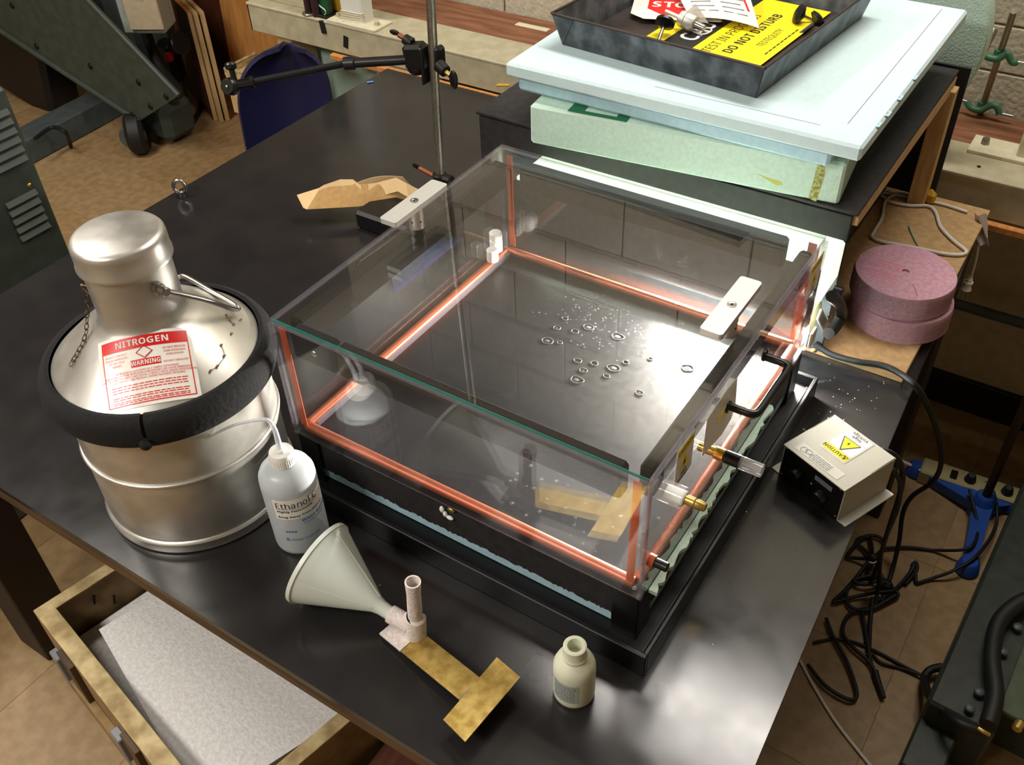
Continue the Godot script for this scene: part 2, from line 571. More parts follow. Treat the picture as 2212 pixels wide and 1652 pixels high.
	M.orange_ply = nmat(Color(0.70, 0.48, 0.24), Color(0.78, 0.56, 0.30), 0.02, 2.0, 0.7, 0.0, 49, -1.0, Vector3(3, 0.5, 3))
	M.orange_strip = nmat(Color(0.72, 0.46, 0.22), Color(0.82, 0.57, 0.31), 0.05, 6.0, 0.75, 0.0, 50)
	M.brown_plank = nmat(Color(0.44, 0.27, 0.17), Color(0.56, 0.38, 0.26), 0.02, 2.0, 0.7, 0.0, 51, -1.0, Vector3(0.5, 1, 4))
	M.cardboard = nmat(Color(0.60, 0.47, 0.28), Color(0.68, 0.54, 0.34), 0.05, 6.0, 0.85, 0.0, 52)
	M.cardboard_in = mat(Color(0.82, 0.70, 0.52), 0.85)
	M.beige = nmat(Color(0.66, 0.63, 0.52), Color(0.72, 0.69, 0.58), 0.03, 2.5, 0.55, 0.0, 53)
	M.ivory = nmat(Color(0.80, 0.77, 0.66), Color(0.86, 0.83, 0.72), 0.03, 3.0, 0.5, 0.0, 54)
	M.block = bump(nmat(Color(0.71, 0.68, 0.60), Color(0.77, 0.74, 0.66), 0.06, 2.2, 0.75, 0.0, 55), 0.12, 0.09)
	M.mortar = bump(mat(Color(0.70, 0.67, 0.59), 0.85), 0.1, 0.05)
	M.wall_low = nmat(Color(0.68, 0.62, 0.51), Color(0.73, 0.665, 0.555), 0.05, 2.0, 0.8, 0.0, 56)
	M.ceiling = mat(Color(0.70, 0.68, 0.65), 0.9)
	M.baseboard = mat(Color(0.05, 0.05, 0.055), 0.5)
	M.grout = mat(Color(0.50, 0.40, 0.27), 0.9)
	for i in 5:
		var k: float = [0.0, 0.015, -0.015, 0.025, -0.01][i]
		M["tile%d" % i] = nmat(Color(0.55 + k, 0.445 + k, 0.30 + k), Color(0.62 + k, 0.515 + k, 0.365 + k), 0.035, 2.6, 0.5, 0.0, 60 + i)
	M.navy = bump(mat(Color(0.09, 0.09, 0.24), 0.42), 0.2, 0.02)
	M.machine_green = nmat(Color(0.215, 0.25, 0.225), Color(0.255, 0.29, 0.26), 0.03, 2.0, 0.5, 0.0, 70)
	M.machine_grey = nmat(Color(0.25, 0.285, 0.29), Color(0.29, 0.325, 0.33), 0.03, 2.0, 0.5, 0.0, 71)
	M.dark_green = nmat(Color(0.15, 0.175, 0.155), Color(0.19, 0.22, 0.19), 0.03, 3.0, 0.45, 0.0, 72)
	M.olive_plate = nmat(Color(0.24, 0.28, 0.20), Color(0.29, 0.33, 0.24), 0.03, 3.0, 0.5, 0.0, 73)
	M.fuse_box = nmat(Color(0.58, 0.60, 0.57), Color(0.66, 0.68, 0.64), 0.05, 3.0, 0.5, 0.0, 74)
	M.clamp_green = mat(Color(0.25, 0.45, 0.33), 0.45)
	M.paint_green = mat(Color(0.08, 0.30, 0.16), 0.5)
	M.paint_yellow = mat(Color(0.76, 0.60, 0.14), 0.6)
	M.plum = mat(Color(0.20, 0.11, 0.14), 0.4)
	M.pan = nmat(Color(0.24, 0.255, 0.27), Color(0.46, 0.48, 0.50), 0.02, 4.0, 0.45, 0.6, 75)
	M.pan_in = nmat(Color(0.24, 0.21, 0.20), Color(0.32, 0.28, 0.27), 0.012, 3.0, 0.45, 0.6, 76)
	M.bench_blue = mat(Color(0.10, 0.28, 0.60), 0.45)
	M.rust_rod = mat(Color(0.24, 0.17, 0.14), 0.55, 0.4)
	M.strip_beige = mat(Color(0.66, 0.62, 0.46), 0.5)
	M.white_cord = mat(Color(0.84, 0.82, 0.79), 0.6)
	M.foil = mat(Color(0.80, 0.74, 0.72), 0.25, 0.6)
	M.hv_paint = bump(nmat(Color(0.63, 0.62, 0.57), Color(0.67, 0.66, 0.61), 0.2, 8.0, 0.5, 0.0, 77), 0.3, 0.01)
	M.plastic_grey = mat(Color(0.45, 0.46, 0.48), 0.4)
	M.packing = bump(nmat(Color(0.86, 0.85, 0.84), Color(0.93, 0.925, 0.915), 0.09, 4.0, 0.85, 0.0, 78), 0.15, 0.06)
	M.iron_black = mat(Color(0.09, 0.085, 0.08), 0.5, 0.5)
	M.copper_rod = mat(Color(0.55, 0.32, 0.22), 0.45, 0.7)

func room() -> void:
	# floor: vinyl tiles over a dark screed
	var fl := struct("floor", MB.new().box(Vector3(-0.75, -0.052, 0.9), Vector3(7.5, 0.1, 6.2)), M.grout)
	var tm := MB.new().box(Vector3(0, 0, 0), Vector3(0.3044, 0.004, 0.3044), 0.0004).mesh()
	var rng := RandomNumberGenerator.new()
	rng.seed = 11
	for i in 17:
		for j in 10:
			var o := piece("tile", tm, M["tile%d" % rng.randi_range(0, 4)], fl)
			o.position = Vector3(-3.6 + i * 0.305, -0.002, -1.55 + j * 0.305)
			o.rotation_degrees.y = 90.0 * rng.randi_range(0, 3)
	struct("ceiling", MB.new().box(Vector3(-0.75, 2.95, 0.9), Vector3(7.5, 0.1, 6.2)), M.ceiling)
	struct("wall_left", MB.new().box(Vector3(-4.55, 1.45, 0.9), Vector3(0.1, 3.1, 6.2)), M.wall_low)
	struct("wall_right", MB.new().box(Vector3(3.05, 1.45, 0.9), Vector3(0.1, 3.1, 6.2)), M.wall_low)
	struct("wall_front", MB.new().box(Vector3(-0.75, 1.45, 4.05), Vector3(7.5, 3.1, 0.1)), M.wall_low)
	struct("wall_recess", MB.new().box(Vector3(-3.0, 1.45, -2.05), Vector3(3.2, 3.1, 0.1)), M.wall_low)
	struct("wall_jog", MB.new().box(Vector3(-1.48, 1.45, -1.56), Vector3(0.1, 3.1, 0.9)), M.wall_low)
	# back wall: painted blocks with recessed joints above the sill, plain painted wall below
	var bw := struct("wall_back", MB.new().box(Vector3(0.76, 1.45, -1.12), Vector3(4.5, 3.1, 0.1)), M.mortar)
	var low := part("lower_panel", MB.new().box(Vector3(0.76, 0.42, -1.066), Vector3(4.5, 0.78, 0.012)), M.wall_low, bw)
	low.position = Vector3.ZERO
	var full := MB.new().box(Vector3.ZERO, Vector3(0.3955, 0.1960, 0.02), 0.003).mesh()
	var half := MB.new().box(Vector3.ZERO, Vector3(0.3955, 0.0960, 0.02), 0.003).mesh()
	for r in 13:
		var small := r < 2
		var y: float = [0.8530, 0.9515][r] if small else 1.1 + (r - 2) * 0.2
		if y > 2.85: break
		for k in 12:
			var x := -1.30 + k * 0.4 + (0.2 if r % 2 else 0.0)
			if x > 2.85: continue
			var b := piece("block", half if small else full, M.block, bw)
			b.position = Vector3(x, y, -1.066)
	struct("baseboard_back", MB.new().box(Vector3(0.76, 0.05, -1.052), Vector3(4.5, 0.1, 0.016), 0.003), M.baseboard)

func background_left() -> void:
	# green machine on casters with a sloping riveted side plate
	var g = thing("machine", "dark green wheeled machine with a sloping bolted side plate", "machine", Vector3(-2.75, 0, -1.0))
	var pl = MB.new()
	var A = Vector3(-3.0604, 0.3837, -0.9200)
	var B = Vector3(-2.4115, 0.5944, -0.9200)
	var C = Vector3(-2.0442, 0.3155, -0.9200)
	var D = Vector3(-2.3312, 0.1451, -0.9200)
	var dz = Vector3(0, 0, -0.02)
	var poly = PackedVector2Array([Vector2(A.x - 0.6, A.y + 0.33), Vector2(A.x, A.y - 0.02), Vector2(D.x, D.y), Vector2(C.x, C.y), Vector2(B.x, B.y), Vector2(B.x - 0.7, B.y + 0.45)])
	wpart("side_plate", pl.prism(poly, 0.012, Transform3D(Basis.IDENTITY, Vector3(0, 0, -0.932))), M.machine_green, g)
	# turned lips of the plate
	wpart("plate_lip", MB.new().tube([Vector3(B.x - 0.7, B.y + 0.45, -0.915), B, C], 0.012, 6, false, 1), M.machine_green, g)
	wpart("plate_lip", MB.new().tube([Vector3(A.x - 0.6, A.y + 0.33, -0.915), Vector3(A.x, A.y - 0.02, -0.915), D], 0.012, 6, false, 1), M.machine_green, g)
	var bolt = MB.new().ball(Vector3.ZERO, Vector3(0.013, 0.013, 0.007), 10, 6).mesh()
	for q in [Vector3(-2.9189, 0.4874, -0.9200), Vector3(-2.8511, 0.3391, -0.9200), Vector3(-2.5319, 0.3236, -0.9200), Vector3(-2.2601, 0.3177, -0.9200), Vector3(-2.1190, 0.2933, -0.9200), Vector3(-2.2305, 0.2294, -0.9200), Vector3(-2.3539, 0.1666, -0.9200)]:
		var o = piece("rivet", bolt, M.iron_black, g)
		o.position = q - g.position
	# floor frame, braces and posts behind the plate
	wpart("base_rail", MB.new().box((Vector3(-2.7003, 0.0500, -0.6468) + Vector3(-2.6940, 0.0500, -1.1339)) * 0.5 + Vector3(-0.06, 0, 0), Vector3(0.12, 0.10, Vector3(-2.7003, 0.0500, -0.6468).distance_to(Vector3(-2.6940, 0.0500, -1.1339)) + 0.1), 0.006, Basis(Vector3.UP, 0.07)), M.machine_grey, g)
	wpart("brace", MB.new().box(Vector3(-3.1308, -0.0293, -1.1200), Vector3(0.10, 0.5, 0.08), 0.006, Basis(Vector3.BACK, -0.12)), M.machine_grey, g)
	wpart("post", MB.new().box(Vector3(-2.6876, 0.3116, -1.2500) , Vector3(0.13, 0.9, 0.10), 0.008, Basis(Vector3.BACK, 0.10)), M.machine_grey, g)
	wpart("post", MB.new().box(Vector3(-2.6159, 0.2690, -1.3000), Vector3(0.09, 0.8, 0.08), 0.008, Basis(Vector3.BACK, 0.10)), M.machine_green, g)
	wpart("post", MB.new().box(Vector3(-3.2530, 0.2011, -1.4500), Vector3(0.16, 1.0, 0.10), 0.008), M.machine_grey, g)
	wpart("gear_case", MB.new().box(Vector3(-3.1862, 0.1662, -1.0500), Vector3(0.42, 0.34, 0.16), 0.02, Basis(Vector3.BACK, -0.25)), M.black_satin, g)
	wpart("hose", MB.new().tube([Vector3(-2.4629, 0.4300, -1.1600), Vector3(-2.4511, 0.3536, -1.1500), Vector3(-2.3875, 0.2748, -1.1200), Vector3(-2.2732, 0.2299, -1.0800), Vector3(-2.2404, 0.2168, -1.0600)], 0.022, 10), M.black_rubber, g)
	wpart("foot_casting", MB.new().box(Vector3(-2.3860, 0.1000, -1.0738), Vector3(0.22, 0.16, 0.16), 0.03), M.machine_green, g)
	var cw = MB.new().cyl(Vector3(-2.3714, 0.0850, -0.9325) + Vector3(-0.03, 0, 0.03), Vector3(-2.3714, 0.0850, -0.9325) + Vector3(0.02, 0, -0.02), 0.085, 28, -1.0, 0.015)
	var cwn = wpart("caster_wheel", cw, M.black_rubber, g)
	wpart("hub", MB.new().cyl(Vector3(-2.3636, 0.0900, -0.9346) + Vector3(0, 0, 0.03), Vector3(-2.3636, 0.0900, -0.9346) + Vector3(0.02, 0, 0.06), 0.05, 20, -1.0, 0.006), M.machine_grey, cwn)
	wpart("switch_knob", MB.new().ball(Vector3(-2.4218, 0.2797, -1.2000), Vector3(0.02, 0.02, 0.02), 12, 8), M.red_ink, g)
	wpart("switch_housing", MB.new().box(Vector3(-2.4808, 0.2359, -1.2500), Vector3(0.09, 0.17, 0.07), 0.02), M.black_satin, g)
	wpart("lamp_socket", MB.new().cyl(Vector3(-2.3710, 0.3422, -1.2000), Vector3(-2.3206, 0.3575, -1.2000), 0.035, 14, 0.045, 0.004), M.black_satin, g)
	# electrical box on the machine's post
	var fb = thing("switch_box", "grey metal electrical switch box with a worn cover plate", "switch box", Vector3(-2.3450, 0.5146, -1.1000))
	var fx = fb.position
	part("body", MB.new().box(Vector3(0, 0.06, 0), Vector3(0.16, 0.26, 0.12), 0.006, Basis(Vector3.UP, 0.5)), M.fuse_box, fb)
	part("cover", MB.new().box(Vector3(0.05, 0.06, 0.05), Vector3(0.13, 0.22, 0.02), 0.004, Basis(Vector3.UP, 0.5)), M.wall_low, fb)
	part("knob", MB.new().ball(Vector3(0.06, 0.09, 0.065), Vector3(0.02, 0.012, 0.012), 10, 6), M.black_plastic, fb)
	# power cord on the floor beside the machine
	var fc = thing("floor_cord", "black cord curving over the floor to the wood panels", "cord", Vector3(-2.4877, 0.0000, -1.0743))
	wpart("cord", MB.new().tube([Vector3(-2.4658, 0.0120, -1.0594), Vector3(-2.3851, 0.0120, -1.0863), Vector3(-2.3607, 0.0120, -1.1519), Vector3(-2.4073, 0.0120, -1.2464), Vector3(-2.4618, 0.0120, -1.3158), Vector3(-2.5405, 0.0200, -1.3816)], 0.011, 8), M.black_rubber, fc)
	var fc2 = thing("floor_cord", "thin dark cord lying over the machine's floor rail", "cord", Vector3(-2.8407, 0.0000, -0.9322))
	wpart("cord", MB.new().tube([Vector3(-2.5974, 0.1300, -0.6367), Vector3(-2.6217, 0.1300, -0.7327), Vector3(-2.5431, 0.1300, -0.7328), Vector3(-2.6194, 0.0500, -0.7810), Vector3(-2.6523, 0.0100, -0.7971)], 0.008, 8), M.black_rubber, fc2)
	# louvred cabinet at the left edge
	var lc = thing("louvred_cabinet", "green-grey steel cabinet with two rows of louvres", "cabinet", Vector3(-1.30, 0, 0.62))
	part("body", MB.new().box(Vector3(0.0, 0.49, 0.02), Vector3(0.36, 0.98, 0.95), 0.006), M.machine_green, lc)
	var lv = MB.new()
	var lp = PackedVector2Array([Vector2(0, 0), Vector2(0.007, 0), Vector2(0, 0.011)])
	var louv = MB.new().prism(lp, 0.075, Transform3D(Basis(Vector3.RIGHT, Vector3.UP, Vector3.BACK), Vector3.ZERO)).mesh()
	for q in [[Vector3(-1.1200, 0.7427, 0.2626), 5], [Vector3(-1.1200, 0.9273, 0.2530), 6]]:
		for k in q[1]:
			var o = piece("louvre", louv, M.machine_green, lc)
			o.position = q[0] - lc.position + Vector3(0, -k * 0.021, -0.075)
	wpart("screw", MB.new().ball(Vector3(-1.1200, 0.7659, 0.1956), Vector3(0.004, 0.006, 0.006), 8, 6), M.brass_bright, lc)
	# sheets of wood standing on edge
	var n = 0
	for s in [[465, "dark brown faced board standing on edge, first of three by the machine", "dark_board"], [481, "thin plywood sheet standing on edge in the middle of three", "ply"], [495, "thin plywood sheet standing on edge, nearest the orange panel", "ply"]]:
		var base: Vector3 = [Vector3(-2.3153, 0.0000, -1.2678), Vector3(-2.2865, 0.0000, -1.2743), Vector3(-2.2704, 0.0000, -1.2931)][n]
		var dir = Vector3(-0.90, 0, -0.435).normalized()
		var b = thing("wood_sheet", s[1], "board", base, 0.0, "wood sheets standing on edge")
		var bs = Basis(dir, Vector3.UP, dir.cross(Vector3.UP))
		part("panel", MB.new().box(Vector3(0, 0.225, 0) + dir * 0.37, Vector3(0.72, 0.45, 0.016), 0.001, bs), M[s[2]], b)
		part("raw_edge", MB.new().box(Vector3(0, 0.225, 0) + dir * 0.008, Vector3(0.004, 0.448, 0.0158), 0.0, Basis(dir, Vector3.UP, dir.cross(Vector3.UP))), M.pine, b)
		part("top_edge", MB.new().box(Vector3(0, 0.451, 0) + dir * 0.37, Vector3(0.72, 0.003, 0.0158), 0.0, bs), M.orange_strip if n == 0 else M.pine, b)
		n += 1
	var op = thing("plywood_board", "tall orange-tan plywood panel leaning behind the wood sheets", "panel", Vector3(-2.2728, 0.0000, -1.3654))
	part("panel", MB.new().box(Vector3(0.06, 0.6, -0.16), Vector3(0.40, 1.2, 0.02), 0.002, Basis(Vector3.RIGHT, -0.06)), M.orange_ply, op)
	var op2 = thing("plywood_board", "brown panel standing in shade behind the green machine", "panel", Vector3(-2.8568, 0.0000, -1.5624) + Vector3(-0.1, 0, -0.1))
	part("panel", MB.new().box(Vector3(0, 0.55, 0), Vector3(0.9, 1.1, 0.02), 0.002), M.mahogany, op2)
	var dp = thing("door_frame", "narrow grey door frame post behind the beam end", "frame", Vector3(-1.62, 0, -1.30))
	part("post", MB.new().box(Vector3(0, 1.1, 0), Vector3(0.05, 2.2, 0.05), 0.003), M.machine_grey, dp)
	# small wooden crate below the beam end
	var sc = thing("wooden_box", "small pale plywood box below the end of the beam", "box", Vector3(-1.8819, 0.3500, -1.1758) * Vector3(1, 0, 1))
	part("body", MB.new().box(Vector3(0, 0.265, 0), Vector3(0.20, 0.15, 0.16), 0.004), M.pine, sc)
	part("stand_leg", MB.new().box(Vector3(0.06, 0.095, -0.04), Vector3(0.03, 0.19, 0.03), 0.002), M.dark_leg, sc)
	part("rim", MB.new().box(Vector3(-0.093, 0.352, 0), Vector3(0.014, 0.03, 0.16), 0.001).box(Vector3(0.093, 0.352, 0), Vector3(0.014, 0.03, 0.16), 0.001).box(Vector3(0, 0.352, 0.073), Vector3(0.17, 0.03, 0.014), 0.001), M.ply_edge, sc)
	# navy chair
	var ch = thing("chair", "navy blue moulded chair tucked against the bench", "chair", Vector3(-1.16, 0, -0.64))
	var cc = Vector3(-1.146, 0.0, -0.604)
	var rt = Vector3(0.8046, 0, -0.5939)
	var out = Vector3(0.5939, 0, 0.8046)
	var back = func(u, w):
		var y = 0.44 + w * 0.335
		var top = clampf((w - 0.45) / 0.55, 0.0, 1.0)
		var hw = (0.132 - 0.010 * w) * sqrt(maxf(0.0, 1.0 - pow(top, 3.2) * 0.985))
		var a: float = (u - 0.5) * 2.0
		var off: float = 0.045 * a * a + 0.03 * (w - 0.5)
		return cc + rt * (a * hw + 0.030 * top * top) + out * (off - 0.05 * w) + Vector3(0, y, 0)
	wpart("backrest", MB.new().shell(24, 28, back, 0.012), M.navy, ch)
	wpart("seat", MB.new().shell(14, 10, func(u, w): return cc + rt * ((u - 0.5) * 0.36) + out * (0.02 + w * 0.32) + Vector3(0, 0.43 + 0.03 * absf(u - 0.5) - 0.01 * sin(w * PI), 0), 0.012), M.navy, ch)
	wpart("rivet", MB.new().ball(Vector3(-1.2448, 0.5000, -0.5141), Vector3(0.008, 0.008, 0.008), 10, 6), M.steel, ch)
	for sx in [-1.0, 1.0]:
		for sz in [0.05, 0.30]:
			wpart("leg", MB.new().cyl(cc + rt * (sx * 0.14) + out * sz + Vector3(0, 0.42, 0), cc + rt * (sx * 0.19) + out * (sz + (sz - 0.17) * 0.4), 0.011, 12), M.steel, ch)

func beam_and_shelf() -> void:
	# long beige steel channel on posts in front of the wall
	var b = thing("steel_beam", "long beige painted steel channel beam along the wall", "beam", Vector3(0.75, 0, -0.82))
	wpart("top_plate", MB.new().box(Vector3(0.71, 0.812, -0.815), Vector3(4.2, 0.008, 0.135), 0.002), M.beige, b)
	wpart("front_web", MB.new().box(Vector3(0.71, 0.772, -0.754), Vector3(4.2, 0.078, 0.008), 0.002), M.beige, b)
	wpart("back_web", MB.new().box(Vector3(0.71, 0.772, -0.878), Vector3(4.2, 0.078, 0.008), 0.002), M.beige, b)
	wpart("end_plate", MB.new().box(Vector3(-1.386, 0.772, -0.815), Vector3(0.008, 0.078, 0.13), 0.002), M.beige, b)
	for x in [-1.28, -0.865, 1.9]:
		wpart("post", MB.new().box(Vector3(x, 0.367, -0.815), Vector3(0.15 if x > -1.0 else 0.06, 0.734, 0.10), 0.004), M.ivory if x > -1.0 else M.pine, b)
	for x in [-0.02, 0.62]:
		wpart("screw_hole", MB.new().cyl(Vector3(x, 0.8155, -0.79), Vector3(x, 0.8172, -0.79), 0.004, 10), M.iron_black, b)
	# wooden strip under the beam's front lip
	var ws = thing("wood_strip", "thin orange wooden strip along the beam's lower front edge", "strip", Vector3(-0.1, 0.722, -0.742))
	part("strip", MB.new().box(Vector3(0, 0, 0), Vector3(1.95, 0.016, 0.016), 0.002), M.orange_strip, ws)
	# brown plank between the beam and the wall
	var pk = thing("wood_plank", "stained brown plank lying between the beam and the wall", "plank", Vector3(0.6, 0.79, -0.97))
	part("plank", MB.new().box(Vector3(0, 0.008, 0), Vector3(4.1, 0.03, 0.155), 0.003), M.brown_plank, pk)
	part("paint_mark", MB.new().box(Vector3(-0.5654, 0.8138, -0.9883) - pk.position, Vector3(0.10, 0.001, 0.022), 0.0), M.ivory, pk)
	# things standing on the beam at its left end
	var fr = thing("framed_board", "flat grey-beige framed board lying on the beam end", "board", Vector3(-1.27, 0.816, -0.835))
	part("board", MB.new().box(Vector3(0, 0.004, 0), Vector3(0.19, 0.008, 0.09), 0.002), M.beige, fr)
	part("rim", MB.new().box(Vector3(0, 0.011, 0.041), Vector3(0.19, 0.008, 0.008), 0.001).box(Vector3(0.091, 0.011, 0), Vector3(0.008, 0.008, 0.09), 0.001), M.beige, fr)
	var pr = thing("steel_rod", "dark plum round rod standing on a washer on the beam", "rod", Vector3(-1.1579, 0.8160, -0.7677))
	part("rod", MB.new().cyl(Vector3(0, 0.002, 0), Vector3(0, 0.25, 0), 0.013, 18), M.plum, pr)
	part("washer", MB.new().cyl(Vector3(0, 0, 0), Vector3(0, 0.006, 0), 0.022, 20, -1.0, 0.002), M.rod, pr)
	var pr2 = thing("steel_rod", "dark plum rod leaning beside the green post", "rod", Vector3(-1.1288, 0.8160, -0.7639))
	part("rod", MB.new().cyl(Vector3(0, 0.001, 0), Vector3(-0.01, 0.25, 0), 0.011, 18), M.plum, pr2)
	var gp = thing("green_post", "dark green flat metal post standing on the beam", "post", Vector3(-1.1092, 0.8160, -0.7822))
	part("foot", MB.new().box(Vector3(0, 0.004, 0), Vector3(0.05, 0.008, 0.05), 0.002), M.iron_black, gp)
	part("post", MB.new().box(Vector3(0, 0.13, 0), Vector3(0.034, 0.25, 0.02), 0.002), M.paint_green, gp)
	var yb = thing("wood_block", "yellow painted wooden block behind the green post", "block", Vector3(-1.1129, 0.8160, -0.8394))
	part("block", MB.new().box(Vector3(0, 0.05, 0), Vector3(0.07, 0.10, 0.06), 0.002), M.paint_yellow, yb)
	var wp = thing("white_post", "white painted square post bolted to the beam by its foot", "post", Vector3(-0.9945, 0.8160, -0.7904))
	part("foot_plate", MB.new().box(Vector3(0.0, 0.003, 0.005), Vector3(0.17, 0.006, 0.075), 0.001), M.ivory, wp)
	part("post", MB.new().box(Vector3(-0.012, 0.15, -0.005), Vector3(0.075, 0.30, 0.05), 0.004), M.white_paint, wp)
	for x in [-0.07, 0.065]:
		part("bolt", MB.new().cyl(Vector3(x, 0.006, 0.008), Vector3(x, 0.015, 0.008), 0.008, 6, 0.007), M.beige, wp)
	for k in 4:
		part("wire_wrap", MB.new().tube([Vector3(-0.052, 0.012 + k * 0.004, 0.02), Vector3(-0.04, 0.012 + k * 0.006, 0.0215), Vector3(0.02, 0.016 + k * 0.005, 0.0215), Vector3(0.027, 0.014 + k * 0.006, 0.01)], 0.0016, 6), M.ivory, wp)
	var wc = thing("white_wire", "thin white wire looping from the green post to the white post", "wire", Vector3(-1.0980, 0.8170, -0.7582))
	wpart("wire", MB.new().tube([Vector3(-1.1446, 0.8500, -0.7881), Vector3(-1.1192, 0.8450, -0.7698), Vector3(-1.0921, 0.8400, -0.7608), Vector3(-1.0997, 0.8250, -0.7677), Vector3(-1.1126, 0.8190, -0.7674), Vector3(-1.0691, 0.8190, -0.7640), Vector3(-1.0235, 0.8240, -0.7546)], 0.0018, 6), M.white_cord, wc)
	var bt = thing("rubber_foot", "black rubber tab hanging over the beam's front edge", "tab", Vector3(-1.0983, 0.7973, -0.7480))
	part("tab", MB.new().box(Vector3(0, 0, 0), Vector3(0.018, 0.036, 0.006), 0.002, Basis(Vector3.BACK, 0.12)), M.black_rubber, bt)
	var bt2 = thing("tape_piece", "strip of black tape stuck on the beam's front face", "tape", Vector3(-1.0214, 0.7688, -0.7495))
	part("tape", MB.new().box(Vector3(0, 0, 0), Vector3(0.017, 0.034, 0.001), 0.0, Basis(Vector3.BACK, -0.2)), M.black_rubber, bt2)
	var pg = thing("clothes_peg", "yellow plastic peg lying at the corner of the black box", "peg", Vector3(-0.4824, 0.7750, -0.7185))
	part("peg", MB.new().box(Vector3(0, 0, 0), Vector3(0.034, 0.006, 0.008), 0.002, Basis(Vector3.UP, 0.5)), M.paint_yellow, pg)
	# pale foam standing below the beam
	var mf = thing("foam_sheet", "pale mint foam panel standing under the beam behind the chair", "panel", Vector3(-1.08, 0, -0.90))
	part("panel", MB.new().box(Vector3(0, 0.36, 0), Vector3(0.5, 0.72, 0.04), 0.004), M.mint, mf)
	var mw = thing("glass_bottle", "small dusty bottle beside the pale wooden box", "bottle", Vector3(-1.30, 0.0, -0.72))
	part("bottle", MB.new().lathe([Vector2(0, 0), Vector2(0.03, 0), Vector2(0.032, 0.45), Vector2(0.025, 0.6), Vector2(0.013, 0.63), Vector2(0.013, 0.68), Vector2(0, 0.68)], 20), M.beige, mw)
	# round mint foam disc standing upright on the beam behind the black box
	var md = thing("foam_disc", "large mint green foam disc standing upright behind the black box", "disc", Vector3(0.335, 0.816, -0.79))
	part("disc", MB.new().cyl(Vector3(0, 0.235, -0.025), Vector3(0, 0.235, 0.025), 0.235, 72, -1.0, 0.003), M.mint, md)
	# right end of the beam: bolted ivory post
	var rp = thing("ivory_post", "ivory painted steel post bolted to the right end of the beam", "post", Vector3(0.6588, 0.8160, -0.8794))
	part("foot_plate", MB.new().box(Vector3(0.01, 0.004, 0.004), Vector3(0.17, 0.008, 0.075), 0.001), M.ivory, rp)
	part("post", MB.new().box(Vector3(0.065, 0.25, -0.005), Vector3(0.10, 0.5, 0.06), 0.003), M.ivory, rp)
	part("bolt", MB.new().cyl(Vector3(-0.05, 0.008, 0.0), Vector3(-0.05, 0.02, 0.0), 0.009, 6, 0.008), M.rod, rp)
	# clamp rod in front of the block wall at the right
	var cr = thing("clamp_stand", "grey rod with two green clamps in front of the block wall", "stand", Vector3(0.5644, 0.8100, -1.0460))
	var r0 = Vector3(0.5659, 0.8120, -1.0370)
	var r1 = Vector3(0.5807, 1.0743, -0.9300)
	wpart("rod", MB.new().cyl(r0, r1, 0.0065, 16), M.rod, cr)
	for q in [0.10, 0.62]:
		var c = r0.lerp(r1, q)
		var s = 1.0 if q < 0.3 else -1.0
		wpart("clamp", MB.new().tube([c + Vector3(-0.033, 0.004, 0.008), c + Vector3(-0.02, -0.006, 0.012), c + Vector3(0.0, -0.006, 0.013), c + Vector3(0.014, 0.006, 0.01) , c + Vector3(0.028, 0.008 * s, 0.01), c + Vector3(0.038, -0.006, 0.01)], 0.007, 10), M.clamp_green, cr)
		wpart("clamp_boss", MB.new().cyl(c + Vector3(0, -0.008, 0), c + Vector3(0, 0.01, 0), 0.012, 14, -1.0, 0.002), M.clamp_green, cr)
		wpart("clamp_screw", MB.new().cyl(c + Vector3(0.038, -0.006, 0.01), c + Vector3(0.065, -0.006, 0.01), 0.003, 10), M.steel, cr)
		wpart("clamp_screw", MB.new().cyl(c + Vector3(-0.033, 0.004, 0.008), c + Vector3(-0.055, 0.006, 0.008), 0.003, 10), M.steel, cr)
	wpart("side_rod", MB.new().cyl(r0.lerp(r1, 0.62) + Vector3(-0.035, -0.02, 0.02), r0.lerp(r1, 0.62) + Vector3(-0.030, 0.03, -0.04), 0.009, 14, -1.0, 0.001), M.rod, cr)
	# grey conduit low on the wall at the right
	var cd = thing("conduit", "grey horizontal pipe along the wall below the beam", "pipe", Vector3(0.7297, 0.3826, -0.9500))
	part("pipe", MB.new().cyl(Vector3(-0.12, 0, 0), Vector3(0.9, 0, 0), 0.0125, 16), M.machine_grey, cd)

